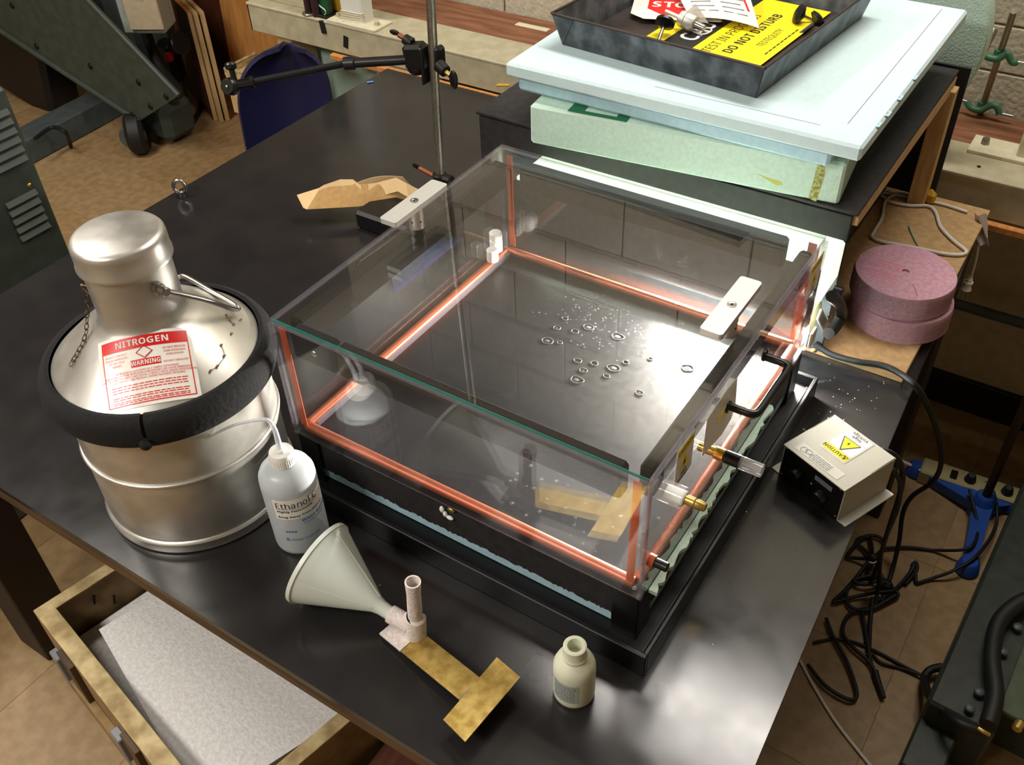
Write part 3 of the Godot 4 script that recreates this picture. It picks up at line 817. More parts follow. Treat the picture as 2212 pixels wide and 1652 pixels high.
func bench() -> void:
	var t = thing("lab_bench", "large black topped laboratory bench with brown wooden edge", "table", Vector3(-0.06, 0, 0.05))
	wpart("top", MB.new().prism(PackedVector2Array([Vector2(-0.825, 0.684), Vector2(0.668, 0.684), Vector2(0.728, -0.784), Vector2(-0.825, -0.784)]), 0.011, Transform3D(Basis(Vector3.RIGHT, Vector3(0, 0, -1), Vector3.UP), Vector3(0, 0.749, 0))), M.table, t)
	wpart("core", MB.new().prism(PackedVector2Array([Vector2(-0.824, 0.683), Vector2(0.667, 0.683), Vector2(0.727, -0.783), Vector2(-0.824, -0.783)]), 0.024, Transform3D(Basis(Vector3.RIGHT, Vector3(0, 0, -1), Vector3.UP), Vector3(0, 0.725, 0))), M.brown_edge, t)
	for q in [[-0.765, 0.72], [0.660, 0.70], [-0.765, -0.60], [0.620, -0.60]]:
		wpart("leg", MB.new().box(Vector3(q[0], 0.3625, q[1]), Vector3(0.10, 0.725, 0.09), 0.003), M.dark_leg, t)
	wpart("apron", MB.new().box(Vector3(-0.06, 0.69, 0.05), Vector3(1.2, 0.07, 1.2), 0.002), M.dark_leg, t)
	var ey = thing("eye_bolt", "steel eye bolt standing at the left edge of the bench", "bolt", Vector3(-0.797, 0.76, 0.052))
	var ring = []
	for k in 20:
		ring.append(Vector3(0.0, 0.024 + 0.0145 * sin(TAU * k / 20), 0.0).lerp(Vector3(0, 0, 0), 0.0) + Vector3(0.7, 0, 0.72) * 0.0 + Vector3(0.81, 0, -0.58) * 0.0125 * cos(TAU * k / 20))
	part("eye", MB.new().tube(ring, 0.0042, 10, true, 1), M.steel, ey)
	part("collar", MB.new().cyl(Vector3(0, 0, 0), Vector3(0, 0.011, 0), 0.012, 18, 0.008, 0.001), M.iron_black, ey)

func black_box() -> void:
	var b = thing("black_box", "large black card box with pine frame behind the chamber", "box", Vector3(0.2, 0.76, -0.41))
	wpart("base_board", MB.new().box(Vector3(0.29, 0.766, -0.42), Vector3(0.765, 0.012, 0.585), 0.001), M.mdf, b, "tan fibreboard base sticking out to the right")
	wpart("front_panel", MB.new().box(Vector3(0.205, 0.901, -0.124), Vector3(0.668, 0.258, 0.006), 0.001), M.black_card, b)
	wpart("back_panel", MB.new().box(Vector3(0.215, 0.906, -0.705), Vector3(0.70, 0.272, 0.006), 0.001), M.black_card, b)
	wpart("left_panel", MB.new().box(Vector3(-0.128, 0.903, -0.415), Vector3(0.006, 0.262, 0.58), 0.001), M.black_card, b)
	wpart("top_panel", MB.new().box(Vector3(0.207, 1.037, -0.405), Vector3(0.680, 0.006, 0.575), 0.001), M.black_card, b)
	wpart("inner_panel", MB.new().box(Vector3(0.47, 0.90, -0.42), Vector3(0.006, 0.25, 0.56), 0.001), M.black_card, b)
	wpart("top_rail", MB.new().box(Vector3(0.536, 1.020, -0.41), Vector3(0.022, 0.026, 0.56), 0.001, Basis(Vector3.RIGHT, -0.015)), M.pine, b)
	wpart("rear_post", MB.new().box(Vector3(0.540, 0.892, -0.672), Vector3(0.032, 0.240, 0.03), 0.001), M.pine, b)
	wpart("glue_tab", MB.new().box(Vector3(0.5617, 0.7850, -0.6821), Vector3(0.02, 0.03, 0.025), 0.008, Basis(Vector3.UP, 0.6)), M.paint_yellow, b)
	# mint slab on the box
	var s = thing("foam_slab", "thick mint foam slab with stained end on the black box", "foam slab", Vector3(0.265, 1.04, -0.19), 6.8)
	part("slab", MB.new().box(Vector3(-0.012, 0.034, -0.022), Vector3(0.503, 0.068, 0.235), 0.004), M.mint, s)
	var st = nmat(Color(0.50, 0.47, 0.16), Color(0.74, 0.80, 0.62), 0.05, 12.0, 0.85, 0.0, 81)
	part("stain", MB.new().prism(PackedVector2Array([Vector2(0, 0), Vector2(0.012, -0.004), Vector2(0.014, 0.02), Vector2(0.016, 0.04), Vector2(0.014, 0.064), Vector2(0.004, 0.064), Vector2(0.002, 0.03)]), 0.0006, Transform3D(Basis.IDENTITY, Vector3(0.196, 0.003, 0.0953))), st, s, "brown-green stain running down the foam")
	part("stain", MB.new().prism(PackedVector2Array([Vector2(0, 0.012), Vector2(0.03, 0), Vector2(0.04, 0.002), Vector2(0.036, 0.007), Vector2(0.02, 0.008)]), 0.0006, Transform3D(Basis.IDENTITY, Vector3(0.115, 0.014, 0.0953))), mat(Color(0.72, 0.74, 0.36), 0.85), s, "yellow smear on the foam")
	var tp = frame(Vector3(-0.148, 0.0683, 0.079), Vector3.RIGHT, Vector3(0, 0, -1))
	part("green_print", MB.new().prism(PackedVector2Array([Vector2(-0.05, -0.014), Vector2(0.05, -0.014), Vector2(0.05, 0.02), Vector2(0.03, 0.02), Vector2(0.03, -0.004), Vector2(-0.025, -0.004), Vector2(-0.025, 0.02), Vector2(-0.05, 0.02)]), 0.0004, tp), mat(Color(0.10, 0.42, 0.27), 0.8), s, "dark green printed letter")
	# light blue board in two layers
	var lb = thing("foam_board", "pale blue foam board lying on the mint slab", "foam board", Vector3(0.246, 1.109, -0.375))
	part("lower_layer", MB.new().box(Vector3(-0.013, 0.0125, 0.0), Vector3(0.525, 0.025, 0.555), 0.005), M.blue_foam_low, lb)
	part("upper_layer", MB.new().box(Vector3(0, 0.0365, 0), Vector3(0.584, 0.0235, 0.575), 0.004), M.blue_foam, lb)
	part("score_line", MB.new().box(Vector3(0.252, 0.0484, -0.02), Vector3(0.0009, 0.0003, 0.50), 0.0), M.grey_ink, lb)
	part("score_line", MB.new().box(Vector3(0.09, 0.0484, 0.252), Vector3(0.26, 0.0003, 0.0007), 0.0), M.grey_ink, lb)
	for q in [[0.18, 0.2905], [0.12, 0.29], [0.04, 0.289], [0.22, 0.289]]:
		part("chip", MB.new().prism(PackedVector2Array([Vector2(0, 0), Vector2(0.011, 0.004), Vector2(0.02, 0.0), Vector2(0.018, 0.007), Vector2(0.002, 0.007)]), 0.0005, frame(Vector3(q[1] - 0.003, 0.0483, q[0]), Vector3(0, 0, -1), Vector3(1, 0, 0))), M.blue_foam_low, lb)
	# dark baking tray
	var pn = thing("metal_tray", "dark flared sheet metal tray holding signs and bolts", "tray", Vector3(0.1955, 1.1575, -0.3648), -5.5)
	var hw = 0.178
	var hd = 0.189
	var H = 0.054
	var fl = 0.0135
	part("floor", MB.new().box(Vector3(0, 0.001, 0), Vector3(hw * 2, 0.002, hd * 2)), M.pan_in, pn)
	var wl = MB.new()
	var win = MB.new()
	var cs = [Vector3(-hw, 0, hd), Vector3(hw, 0, hd), Vector3(hw, 0, -hd), Vector3(-hw, 0, -hd)]
	for i in 4:
		var a: Vector3 = cs[i]
		var c: Vector3 = cs[(i + 1) % 4]
		var au = a + Vector3(signf(a.x) * fl, H, signf(a.z) * fl)
		var cu = c + Vector3(signf(c.x) * fl, H, signf(c.z) * fl)
		var inn = -(a + c).normalized() * 0.0016
		piece("wall", _plate(a, c, cu, au, inn), M.pan, pn)
	var rim = MB.new()
	for i in 4:
		var a: Vector3 = cs[i]
		var c: Vector3 = cs[(i + 1) % 4]
		rim.cyl(a + Vector3(signf(a.x) * fl, H, signf(a.z) * fl), c + Vector3(signf(c.x) * fl, H, signf(c.z) * fl), 0.0024, 8)
	part("rolled_rim", rim, M.pan_in, pn)
	part("corner_seam", MB.new().prism(PackedVector2Array([Vector2(0, 0), Vector2(0.030, 0.052), Vector2(-0.012, 0.052)]), 0.0012, frame(Vector3(-hw, 0.001, hd + 0.0005), Vector3(1, 0, 0), Vector3(0, 1, 0.25))), M.pan, pn)
	tray_contents()

func _plate(a: Vector3, b: Vector3, c: Vector3, d: Vector3, inn: Vector3) -> ArrayMesh:
	var m = MB.new()
	m.quad(a, b, c, d, -inn)
	m.quad(a + inn, b + inn, c + inn, d + inn, inn)
	for e in [[a, b], [b, c], [c, d], [d, a]]:
		m.quad(e[0], e[1], e[1] + inn, e[0] + inn)
	return m.mesh()

func tray_contents() -> void:
	# yellow do-not-disturb sign
	var y = thing("warning_sign", "yellow and black do-not-disturb test sign lying in the tray", "sign", Vector3(0.236, 1.1597, -0.385))
	var ex = (Vector3(0.3401, 1.1650, -0.5151) - Vector3(0.3217, 1.1650, -0.2787)).normalized()
	var base = Vector3(0.3213, 1.1625, -0.2710)
	var dx = -ex.cross(Vector3.UP).normalized()
	# reading direction of the text runs away from the camera along ex; lines stack towards +x
	var fr = Transform3D(Basis(ex, Vector3.UP.cross(ex).normalized(), Vector3.UP), base)
	var Wd = 0.255
	var Hd = 0.21
	var to = func(a, b, c): return fr * Vector3(a, b, 0.0012 + c)
	var ys = wpart("sheet", MB.new().prism(PackedVector2Array([Vector2(-0.012, 0.0), Vector2(Wd, 0.0), Vector2(Wd, Hd), Vector2(-0.012, Hd)]), 0.001, fr), M.yellow_ink, y)
	wpart("black_band", MB.new().prism(PackedVector2Array([Vector2(-0.012, 0.122), Vector2(Wd, 0.122), Vector2(Wd, 0.176), Vector2(-0.012, 0.176)]), 0.0002, Transform3D(fr.basis, fr * Vector3(0, 0, 0.001))), M.black_ink, ys)
	var lt = MB.new()
	lt.text("DO NOT DISTURB", 0.017, Vector2(0.002, 0.068), to, true, 1)
	lt.text("TEST IN PROGRESS", 0.016, Vector2(-0.012, 0.098), to, false, 1)
	lt.text("TESTEQUITY", 0.011, Vector2(0.055, 0.036), to, false, 1)
	for k in 9:
		lt.quad(to.call(0.03 + k * 0.014, 0.012, 0.0), to.call(0.041 + k * 0.014, 0.012, 0.0), to.call(0.041 + k * 0.014, 0.0145, 0.0), to.call(0.03 + k * 0.014, 0.0145, 0.0), Vector3.UP)
	wpart("lettering", lt, M.black_ink, ys)
	wpart("band_lettering", MB.new().text("CAUTION", 0.032, Vector2(0.012, 0.148), func(a, b, c): return fr * Vector3(a, b, 0.0016 + c), true, 1), M.sticker_white, ys)
	# stop sheet and papers
	var sp = thing("stop_sign", "white sheet with a red stop octagon under the papers", "sign", Vector3(0.0999, 1.1660, -0.3779))
	var so = Vector3(0.0892, 1.1680, -0.3956)
	var oct = PackedVector2Array()
	for k in 8:
		oct.append(Vector2(cos(TAU * (k + 0.5) / 8), sin(TAU * (k + 0.5) / 8)) * 0.052)
	var sf = Transform3D(Basis(Vector3(0.93, 0, -0.37), Vector3(-0.37, 0, -0.93), Vector3.UP), so + Vector3(0.01, 0, -0.02))
	wpart("sheet", MB.new().prism(PackedVector2Array([Vector2(-0.075, -0.045), Vector2(-0.05, -0.068), Vector2(0.08, -0.068), Vector2(0.10, 0.07), Vector2(-0.075, 0.07)]), 0.0006, sf), M.paper, sp)
	wpart("octagon", MB.new().prism(oct, 0.0003, Transform3D(sf.basis, sf * Vector3(0, 0, 0.0007))), M.red_ink, sp)
	wpart("lettering", MB.new().text("STOP", 0.026, Vector2(-0.042, 0.0), func(a, b, c): return sf * Vector3(a, b, 0.0013 + c), true, 1), M.paper, sp)
	var pa = thing("paper_sheet", "white printed paper lying across the yellow sign", "paper", Vector3(0.1926, 1.1750, -0.4003))
	var pf = func(u, w):
		var a: Vector3 = Vector3(0.1464, 1.1700, -0.3715)
		var b: Vector3 = Vector3(0.2679, 1.1720, -0.3800)
		var c = Vector3(0.1809, 1.1900, -0.5235)
		var d = Vector3(0.0655, 1.1900, -0.4625)
		return a.lerp(b, u).lerp(d.lerp(c, u), w) + Vector3(0, 0.006 * sin(u * PI), 0)
	wpart("sheet", MB.new().shell(10, 8, pf, 0.0005), M.paper, pa)
	var pt = MB.new()
	for k in 6:
		for h in 2:
			var w0 = 0.18 + k * 0.11
			var u0 = 0.12 + h * 0.42
			pt.quad(pf.call(u0, w0) + Vector3(0, 0.0006, 0), pf.call(u0 + 0.34 - 0.03 * (k % 3), w0) + Vector3(0, 0.0006, 0), pf.call(u0 + 0.34 - 0.03 * (k % 3), w0 + 0.02) + Vector3(0, 0.0006, 0), pf.call(u0, w0 + 0.02) + Vector3(0, 0.0006, 0), Vector3.UP)
	wpart("printed_lines", pt, M.grey_ink, pa)
	wpart("red_bar", MB.new().quadded(pf.call(0.90, 0.30) + Vector3(0, 0.0007, 0), pf.call(0.93, 0.30) + Vector3(0, 0.0007, 0), pf.call(0.90, 0.8) + Vector3(0, 0.0007, 0), pf.call(0.87, 0.8) + Vector3(0, 0.0007, 0)), M.red_ink, pa)
	var bag = thing("plastic_bag", "clear plastic corner of a bag under the papers", "bag", Vector3(0.1389, 1.1750, -0.3715))
	wpart("sheet", MB.new().prism(PackedVector2Array([Vector2(0, 0), Vector2(0.055, -0.01), Vector2(0.024, 0.045)]), 0.0006, Transform3D(Basis(Vector3(0.95, 0.1, -0.28).normalized(), Vector3(-0.26, 0.25, -0.93).normalized(), Vector3.UP), Vector3(0.1346, 1.1720, -0.3449))), glass(0.45, Color(0.7, 0.68, 0.62), 0.2), bag)
	# bolts with round black heads
	var bl = [[Vector3(0.1354, 1.1850, -0.2971), Vector3(0.1385, 1.1720, -0.2759), "black knobbed bolt standing near the tray's front wall"], [Vector3(0.3080, 1.1780, -0.4534), Vector3(0.3265, 1.1680, -0.4652), "black knobbed bolt lying on the yellow sign's far corner"], [Vector3(0.3477, 1.1820, -0.4346), Vector3(0.3318, 1.1660, -0.4186), "black knobbed bolt at the tray's right wall, smaller of two"]]
	for q in bl:
		var hd: Vector3 = q[0]
		var tl: Vector3 = q[1]
		var d = (tl - hd).normalized()
		var o = thing("knob_bolt", q[2], "bolt", hd - Vector3(0, 0.012, 0), 0.0, "black knobbed bolts in the tray")
		wpart("knob", MB.new().lathe([Vector2(0, -0.005), Vector2(0.010, -0.005), Vector2(0.0165, -0.002), Vector2(0.0165, 0.003), Vector2(0.009, 0.006), Vector2(0.005, 0.010), Vector2(0, 0.010)], 22, Transform3D(basis_to(d), hd)), M.black_plastic, o)
		wpart("thread", MB.new().cyl(hd + d * 0.008, hd + d * 0.045, 0.0028, 10), M.steel, o)
	var bn = thing("coax_connector", "cylindrical nickel connector lying across the papers", "connector", Vector3(0.1716, 1.1760, -0.3343))
	var c0 = Vector3(0.1618, 1.1800, -0.3310)
	var c1 = Vector3(0.1839, 1.1760, -0.3295)
	var cd = (c1 - c0).normalized()
	wpart("body", MB.new().lathe([Vector2(0, -0.016), Vector2(0.012, -0.016), Vector2(0.0135, -0.013), Vector2(0.0135, -0.006), Vector2(0.0125, -0.005), Vector2(0.0135, -0.004), Vector2(0.0135, 0.011), Vector2(0.012, 0.013), Vector2(0, 0.013)], 24, Transform3D(basis_to(cd), c0)), M.alu_matte, bn)
	wpart("pin", MB.new().cyl(c0 + cd * 0.012, c0 + cd * 0.032, 0.0065, 16, 0.0055, 0.001), M.steel, bn)
	wpart("pigtail", MB.new().cyl(c0 - cd * 0.014, c0 - cd * 0.045, 0.0035, 12), M.alu_matte, bn)
	var tg = thing("tie_tag", "small oval white tag beside the metal connector", "tag", Vector3(0.1915, 1.1655, -0.3393))
	wpart("tag", MB.new().tube([Vector3(0.1800, 1.1658, -0.3277), Vector3(0.1834, 1.1658, -0.3478), Vector3(0.1935, 1.1658, -0.3533), Vector3(0.1985, 1.1658, -0.3422), Vector3(0.1933, 1.1658, -0.3259)], 0.0018, 8, true), M.paper, tg)

# ragged lower edge for the torn black sheet, from x0 to x1
func ragged(x0: float, x1: float, y_top: float, y_low: float, amp: float, step: float, seed: int) -> PackedVector2Array:
	var rng = RandomNumberGenerator.new()
	rng.seed = seed
	var p = PackedVector2Array([Vector2(x0, y_top), Vector2(x1, y_top)])
	var x = x1
	while x > x0:
		p.append(Vector2(x, y_low + rng.randf_range(-amp, amp)))
		x -= step * rng.randf_range(0.6, 1.4)
	p.append(Vector2(x0, y_low))
	return p

func chamber() -> void:
	# base: shallow black tray, pale foam blocks, black torn sheet, corner angles, glossy black plate
	var b = thing("cooling_tray", "black tray with pale blue foam blocks carrying the clear chamber", "base", Vector3(0.27, 0.76, 0.2685))
	for q in [[Vector3(0.27, 0.780, 0.5595), Vector3(0.59, 0.040, 0.006)], [Vector3(0.27, 0.780, -0.0225), Vector3(0.59, 0.040, 0.006)], [Vector3(0.562, 0.780, 0.2685), Vector3(0.006, 0.040, 0.576)], [Vector3(-0.022, 0.780, 0.2685), Vector3(0.006, 0.040, 0.576)]]:
		wpart("tray_rim", MB.new().box(q[0], q[1], 0.0012), M.black_satin, b)
	wpart("tray_floor", MB.new().box(Vector3(0.27, 0.771, 0.2685), Vector3(0.578, 0.022, 0.576), 0.001), M.black_satin, b)
	wpart("ledge_bead", MB.new().box(Vector3(0.27, 0.7845, 0.551), Vector3(0.57, 0.003, 0.004), 0.0005).box(Vector3(0.5535, 0.7845, 0.2685), Vector3(0.004, 0.003, 0.56), 0.0005), M.black_satin, b)
	wpart("foam_block", MB.new().box(Vector3(0.27, 0.8215, 0.2645), Vector3(0.526, 0.079, 0.522), 0.002), M.blue_foam_low, b)
	for q in [[0.537, 0.534], [0.003, 0.534], [0.537, 0.003], [0.003, 0.003]]:
		var sx: float = 1.0 if q[0] > 0.2 else -1.0
		var sz: float = 1.0 if q[1] > 0.2 else -1.0
		wpart("corner_angle", MB.new().box(Vector3(q[0] - sx * 0.017, 0.8225, q[1] - sz * 0.0005), Vector3(0.034, 0.081, 0.003), 0.0005).box(Vector3(q[0], 0.8225, q[1] - sz * 0.017), Vector3(0.003, 0.081, 0.034), 0.0005), M.black_satin, b)
	wpart("torn_sheet", MB.new().prism(ragged(0.004, 0.505, 0.8635, 0.8025, 0.0022, 0.0030, 5), 0.0012, Transform3D(Basis.IDENTITY, Vector3(0, 0, 0.5275))), M.black_card, b, "black sheet with a torn lower edge")
	wpart("torn_sheet", MB.new().prism(ragged(-0.50, -0.035, 0.8635, 0.8075, 0.004, 0.010, 8), 0.0012, Transform3D(Basis(Vector3(0, 0, -1), Vector3.UP, Vector3(1, 0, 0)), Vector3(0.5345, 0, 0.0))), M.black_card, b, "black sheet with a torn lower edge")
	wpart("mint_collar", MB.new().prism(ragged(-0.515, -0.14, 0.0, -0.0080, 0.0030, 0.006, 14), 0.006, Transform3D(Basis(Vector3(0, 0, -1), Vector3(-1, 0, 0), Vector3(0, -1, 0)), Vector3(0.5402, 0.862, 0.0))), M.mint, b, "ragged strip of mint foam below the copper pipe")
	wpart("glue_blob", MB.new().ball(Vector3(0.2490, 0.8452, 0.5310), Vector3(0.004, 0.006, 0.003), 10, 6).ball(Vector3(0.2536, 0.8388, 0.5310), Vector3(0.0035, 0.005, 0.003), 10, 6).ball(Vector3(0.2608, 0.8358, 0.5310), Vector3(0.006, 0.003, 0.003), 10, 6), M.cap_white, b)
	wpart("glue_blob", MB.new().ball(Vector3(0.2647, 0.8537, 0.5310), Vector3(0.006, 0.004, 0.003), 10, 6), M.brass, b)
	wpart("plate_support", MB.new().box(Vector3(0.27, 0.8625, 0.2685), Vector3(0.536, 0.003, 0.533), 0.0005), M.black_satin, b)
	var pm = mat(Color(0.11, 0.11, 0.125), 0.46)
	pm.roughness_texture = noise_tex(Color(0.84, 0.84, 0.84), Color(1, 1, 1), 0.05, 512, 4, 91)
	pm.uv1_triplanar = true
	pm.uv1_scale = Vector3.ONE * 2.5
	wpart("cold_plate", MB.new().box(Vector3(0.27, 0.8655, 0.2685), Vector3(0.52, 0.003, 0.517), 0.0006), pm, b, "black glossy plate with droplets")
	# dried drops and wet beads on the plate
	var rng = RandomNumberGenerator.new()
	rng.seed = 77
	var dm = mat(Color(0.36, 0.36, 0.38), 0.6)
	var spots = [Vector3(0.1989, 0.8670, 0.1841), Vector3(0.2623, 0.8670, 0.2015), Vector3(0.2828, 0.8670, 0.2396), Vector3(0.1930, 0.8670, 0.1226), Vector3(0.1945, 0.8670, 0.1492), Vector3(0.2170, 0.8670, 0.1785), Vector3(0.2366, 0.8670, 0.1227), Vector3(0.2868, 0.8670, 0.1943), Vector3(0.3167, 0.8670, 0.1888), Vector3(0.3259, 0.8670, 0.1684), Vector3(0.3739, 0.8670, 0.2179), Vector3(0.3532, 0.8670, 0.1420), Vector3(0.4096, 0.8670, 0.1331), Vector3(0.2233, 0.8670, 0.1428), Vector3(0.2859, 0.8670, 0.1202), Vector3(0.3159, 0.8670, 0.2101), Vector3(0.2805, 0.8670, 0.2167)]
	for i in spots.size():
		var s: float = [0.009, 0.006, 0.010, 0.005, 0.006, 0.004][i % 6]
		var ringm = MB.new()
		var pts = []
		for k in 14:
			var a = TAU * k / 14
			pts.append(spots[i] + Vector3(cos(a) * s * rng.randf_range(0.85, 1.1), 0.0002, sin(a) * s * 0.8 * rng.randf_range(0.85, 1.1)))
		ringm.tube(pts, 0.0007, 6, true, 2)
		wpart("dried_drop", ringm, dm, b)
		if i % 2 == 0:
			wpart("dried_drop", MB.new().ball(spots[i], Vector3(s * 0.5, 0.0004, s * 0.4), 10, 6), dm, b)
	var beads = MB.new()
	for i in 380:
		var c = Vector3(0.1822, 0.8670, 0.0602).lerp(Vector3(0.4142, 0.8670, 0.0865), rng.randf()) + Vector3(rng.randfn(0, 0.035), 0, rng.randfn(0.02, 0.04))
		if c.x < 0.03 or c.x > 0.515 or c.z < 0.03 or c.z > 0.5: continue
		var r = rng.randf_range(0.0006, 0.0019)
		beads.ball(c, Vector3(r, r * 0.5, r), 8, 5)
	for i in 40:
		var c = Vector3(0.4264, 0.8670, 0.4356).lerp(Vector3(0.4401, 0.8670, 0.5063), rng.randf()) + Vector3(rng.randfn(0, 0.06), 0, rng.randfn(0, 0.02))
		if c.x < 0.03 or c.x > 0.515 or c.z < 0.03 or c.z > 0.51: continue
		var r = rng.randf_range(0.001, 0.003)
		beads.ball(c, Vector3(r, r * 0.45, r), 10, 6)
	var bm = wpart("droplets", beads, glass(0.1, Color(0.9, 0.92, 0.95), 0.03), b)
	bm.set_meta("kind", "stuff")
	# clear box
	var a = thing("acrylic_chamber", "square clear acrylic chamber box with copper pipe frame", "chamber", Vector3(0.27, 0.867, 0.2685))
	var yc = 0.962
	var hh = 0.194
	wpart("wall", MB.new().box(Vector3(0.27, yc, 0.5340), Vector3(0.54, hh, 0.006)), M.acrylic, a)
	wpart("wall", MB.new().box(Vector3(0.27, yc, 0.003), Vector3(0.54, hh, 0.006)), M.acrylic, a)
	wpart("wall", MB.new().box(Vector3(0.537, yc, 0.2685), Vector3(0.006, hh, 0.525)), M.acrylic, a)
	wpart("wall", MB.new().box(Vector3(0.003, yc, 0.2685), Vector3(0.006, hh, 0.525)), M.acrylic, a)
	for q in [[0.5375, 0.5345], [0.0025, 0.5345], [0.5375, 0.0025], [0.0025, 0.0025]]:
		wpart("wall_joint", MB.new().box(Vector3(q[0], yc, q[1]), Vector3(0.0066, hh, 0.0066), 0.0008), M.acrylic_edge, a)
	for q in [[Vector3(0.27, 1.0593, 0.534), Vector3(0.528, 0.0014, 0.0062)], [Vector3(0.27, 1.0593, 0.003), Vector3(0.528, 0.0014, 0.0062)], [Vector3(0.537, 1.0593, 0.2685), Vector3(0.0062, 0.0014, 0.525)], [Vector3(0.003, 1.0593, 0.2685), Vector3(0.0062, 0.0014, 0.525)]]:
		wpart("top_edge", MB.new().box(q[0], q[1]), M.acrylic_edge, a)
	# copper pipes along the floor and copper strips up the corners
	var py = 0.8745
	for q in [[Vector3(0.014, py, 0.524), Vector3(0.526, py, 0.524)], [Vector3(0.014, py, 0.014), Vector3(0.526, py, 0.014)], [Vector3(0.527, py, 0.018), Vector3(0.527, py, 0.52)], [Vector3(0.013, py, 0.018), Vector3(0.013, py, 0.52)]]:
		wpart("copper_pipe", MB.new().cyl(q[0], q[1], 0.0072, 18, -1.0, 0.001), M.copper, a)
	for q in [[Vector3(0.522, 0.966, 0.5300), Vector3(0.010, 0.170, 0.001)], [Vector3(0.5330, 0.966, 0.521), Vector3(0.001, 0.170, 0.010)], [Vector3(0.016, 0.966, 0.5300), Vector3(0.012, 0.170, 0.001)], [Vector3(0.020, 0.966, 0.0072), Vector3(0.012, 0.170, 0.001)], [Vector3(0.522, 0.966, 0.0072), Vector3(0.012, 0.170, 0.001)], [Vector3(0.5330, 0.966, 0.018), Vector3(0.001, 0.170, 0.012)]]:
		wpart("copper_strip", MB.new().box(q[0], q[1]), M.copper_matte, a)
	for q in [[Vector3(0.538, 0.984, 0.538), 0.003], [Vector3(0.003, 0.995, 0.538), 0.003], [Vector3(0.005, 0.905, 0.5385), 0.002], [Vector3(0.532, 0.885, 0.5385), 0.003]]:
		wpart("glue_bead", MB.new().ball(q[0], Vector3(q[1] * 1.2, q[1] * 0.8, q[1] * 0.5), 10, 6), M.acrylic_edge, a)
	wpart("clear_strip", MB.new().box(Vector3(0.0245, 0.8755, 0.27), Vector3(0.004, 0.010, 0.49), 0.001), M.acrylic_edge, a)
	# felt gutters under the lid
	var fy = 1.0305
	wpart("felt_strip", MB.new().box(Vector3(0.302, fy, 0.5185), Vector3(0.40, 0.046, 0.022), 0.004), M.felt, a)
	wpart("felt_strip", MB.new().box(Vector3(0.062, fy, 0.5185), Vector3(0.072, 0.046, 0.022), 0.004), M.black_felt, a)
	wpart("felt_bolt", MB.new().ball(Vector3(0.0676, 1.0313, 0.5300), Vector3(0.005, 0.005, 0.003), 10, 6), M.steel, a)
	wpart("felt_strip", MB.new().box(Vector3(0.522, fy, 0.27), Vector3(0.018, 0.046, 0.48), 0.004), M.felt, a)
	wpart("felt_strip", MB.new().box(Vector3(0.0185, fy, 0.27), Vector3(0.022, 0.046, 0.48), 0.004), M.felt, a)
	wpart("felt_strip", MB.new().box(Vector3(0.27, fy, 0.018), Vector3(0.44, 0.046, 0.020), 0.004), M.felt, a)
	# black light shield inside the back wall with a low slot for the lamp
	wpart("light_shield", MB.new().box(Vector3(0.27, 0.9535, -0.0025), Vector3(0.536, 0.103, 0.003)), M.black_card, a)
	# interference sheen of the left wall, painted as a colour gradient
	var sheen_mat = mat(Color.WHITE, 0.15, 0.0, 0.6)
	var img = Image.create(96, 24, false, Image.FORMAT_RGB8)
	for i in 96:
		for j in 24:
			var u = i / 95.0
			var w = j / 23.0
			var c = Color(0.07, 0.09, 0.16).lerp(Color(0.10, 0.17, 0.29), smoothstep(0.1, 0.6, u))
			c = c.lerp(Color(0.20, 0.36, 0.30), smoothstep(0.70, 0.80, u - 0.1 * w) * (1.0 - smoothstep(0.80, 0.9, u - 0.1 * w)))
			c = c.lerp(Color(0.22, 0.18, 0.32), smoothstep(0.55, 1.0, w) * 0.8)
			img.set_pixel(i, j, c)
	sheen_mat.albedo_texture = ImageTexture.create_from_image(img)
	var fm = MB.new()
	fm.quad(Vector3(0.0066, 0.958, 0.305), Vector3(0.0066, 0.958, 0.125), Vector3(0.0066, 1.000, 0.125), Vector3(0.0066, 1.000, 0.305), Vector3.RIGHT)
	wpart("painted_sheen", fm, sheen_mat, a, "blue and violet interference sheen painted on the left wall")
	wpart("white_vial", MB.new().lathe([Vector2(0, 0), Vector2(0.011, 0), Vector2(0.011, 0.020), Vector2(0.009, 0.022), Vector2(0.011, 0.024), Vector2(0.011, 0.034), Vector2(0.009, 0.036), Vector2(0, 0.036)], 20, Transform3D(Basis.IDENTITY, Vector3(0.006, 0.884, 0.036))), M.cap_white, a)
	wpart("white_vial", MB.new().lathe([Vector2(0, 0), Vector2(0.010, 0), Vector2(0.010, 0.020), Vector2(0.008, 0.022), Vector2(0, 0.022)], 20, Transform3D(Basis.IDENTITY, Vector3(0.016, 0.882, 0.062))), M.cap_white, a)
	# carrying handles on the side walls
	for s in [1.0, -1.0]:
		var x0 = 0.5402 if s > 0 else -0.0002
		var x1 = x0 + s * 0.036
		var hn = wpart("side_handle", MB.new().tube([Vector3(x0, 1.006, 0.2165), Vector3(x1 - s * 0.012, 1.006, 0.2165), Vector3(x1 - s * 0.003, 1.006, 0.2195), Vector3(x1, 1.006, 0.229), Vector3(x1, 1.008, 0.272), Vector3(x1, 1.010, 0.317), Vector3(x1 - s * 0.003, 1.010, 0.3265), Vector3(x1 - s * 0.012, 1.010, 0.3295), Vector3(x0, 1.010, 0.3295)], 0.0052, 12, false, 4), M.black_plastic, a)
		for z in [0.2165, 0.3295]:
			wpart("handle_foot", MB.new().cyl(Vector3(x0, 1.008, z), Vector3(x0 + s * 0.004, 1.008, z), 0.008, 16, -1.0, 0.001), M.black_plastic, hn)
	# hose fittings on the right wall
	fitting(a, Vector3(0.5402, 1.030, 0.508), true)
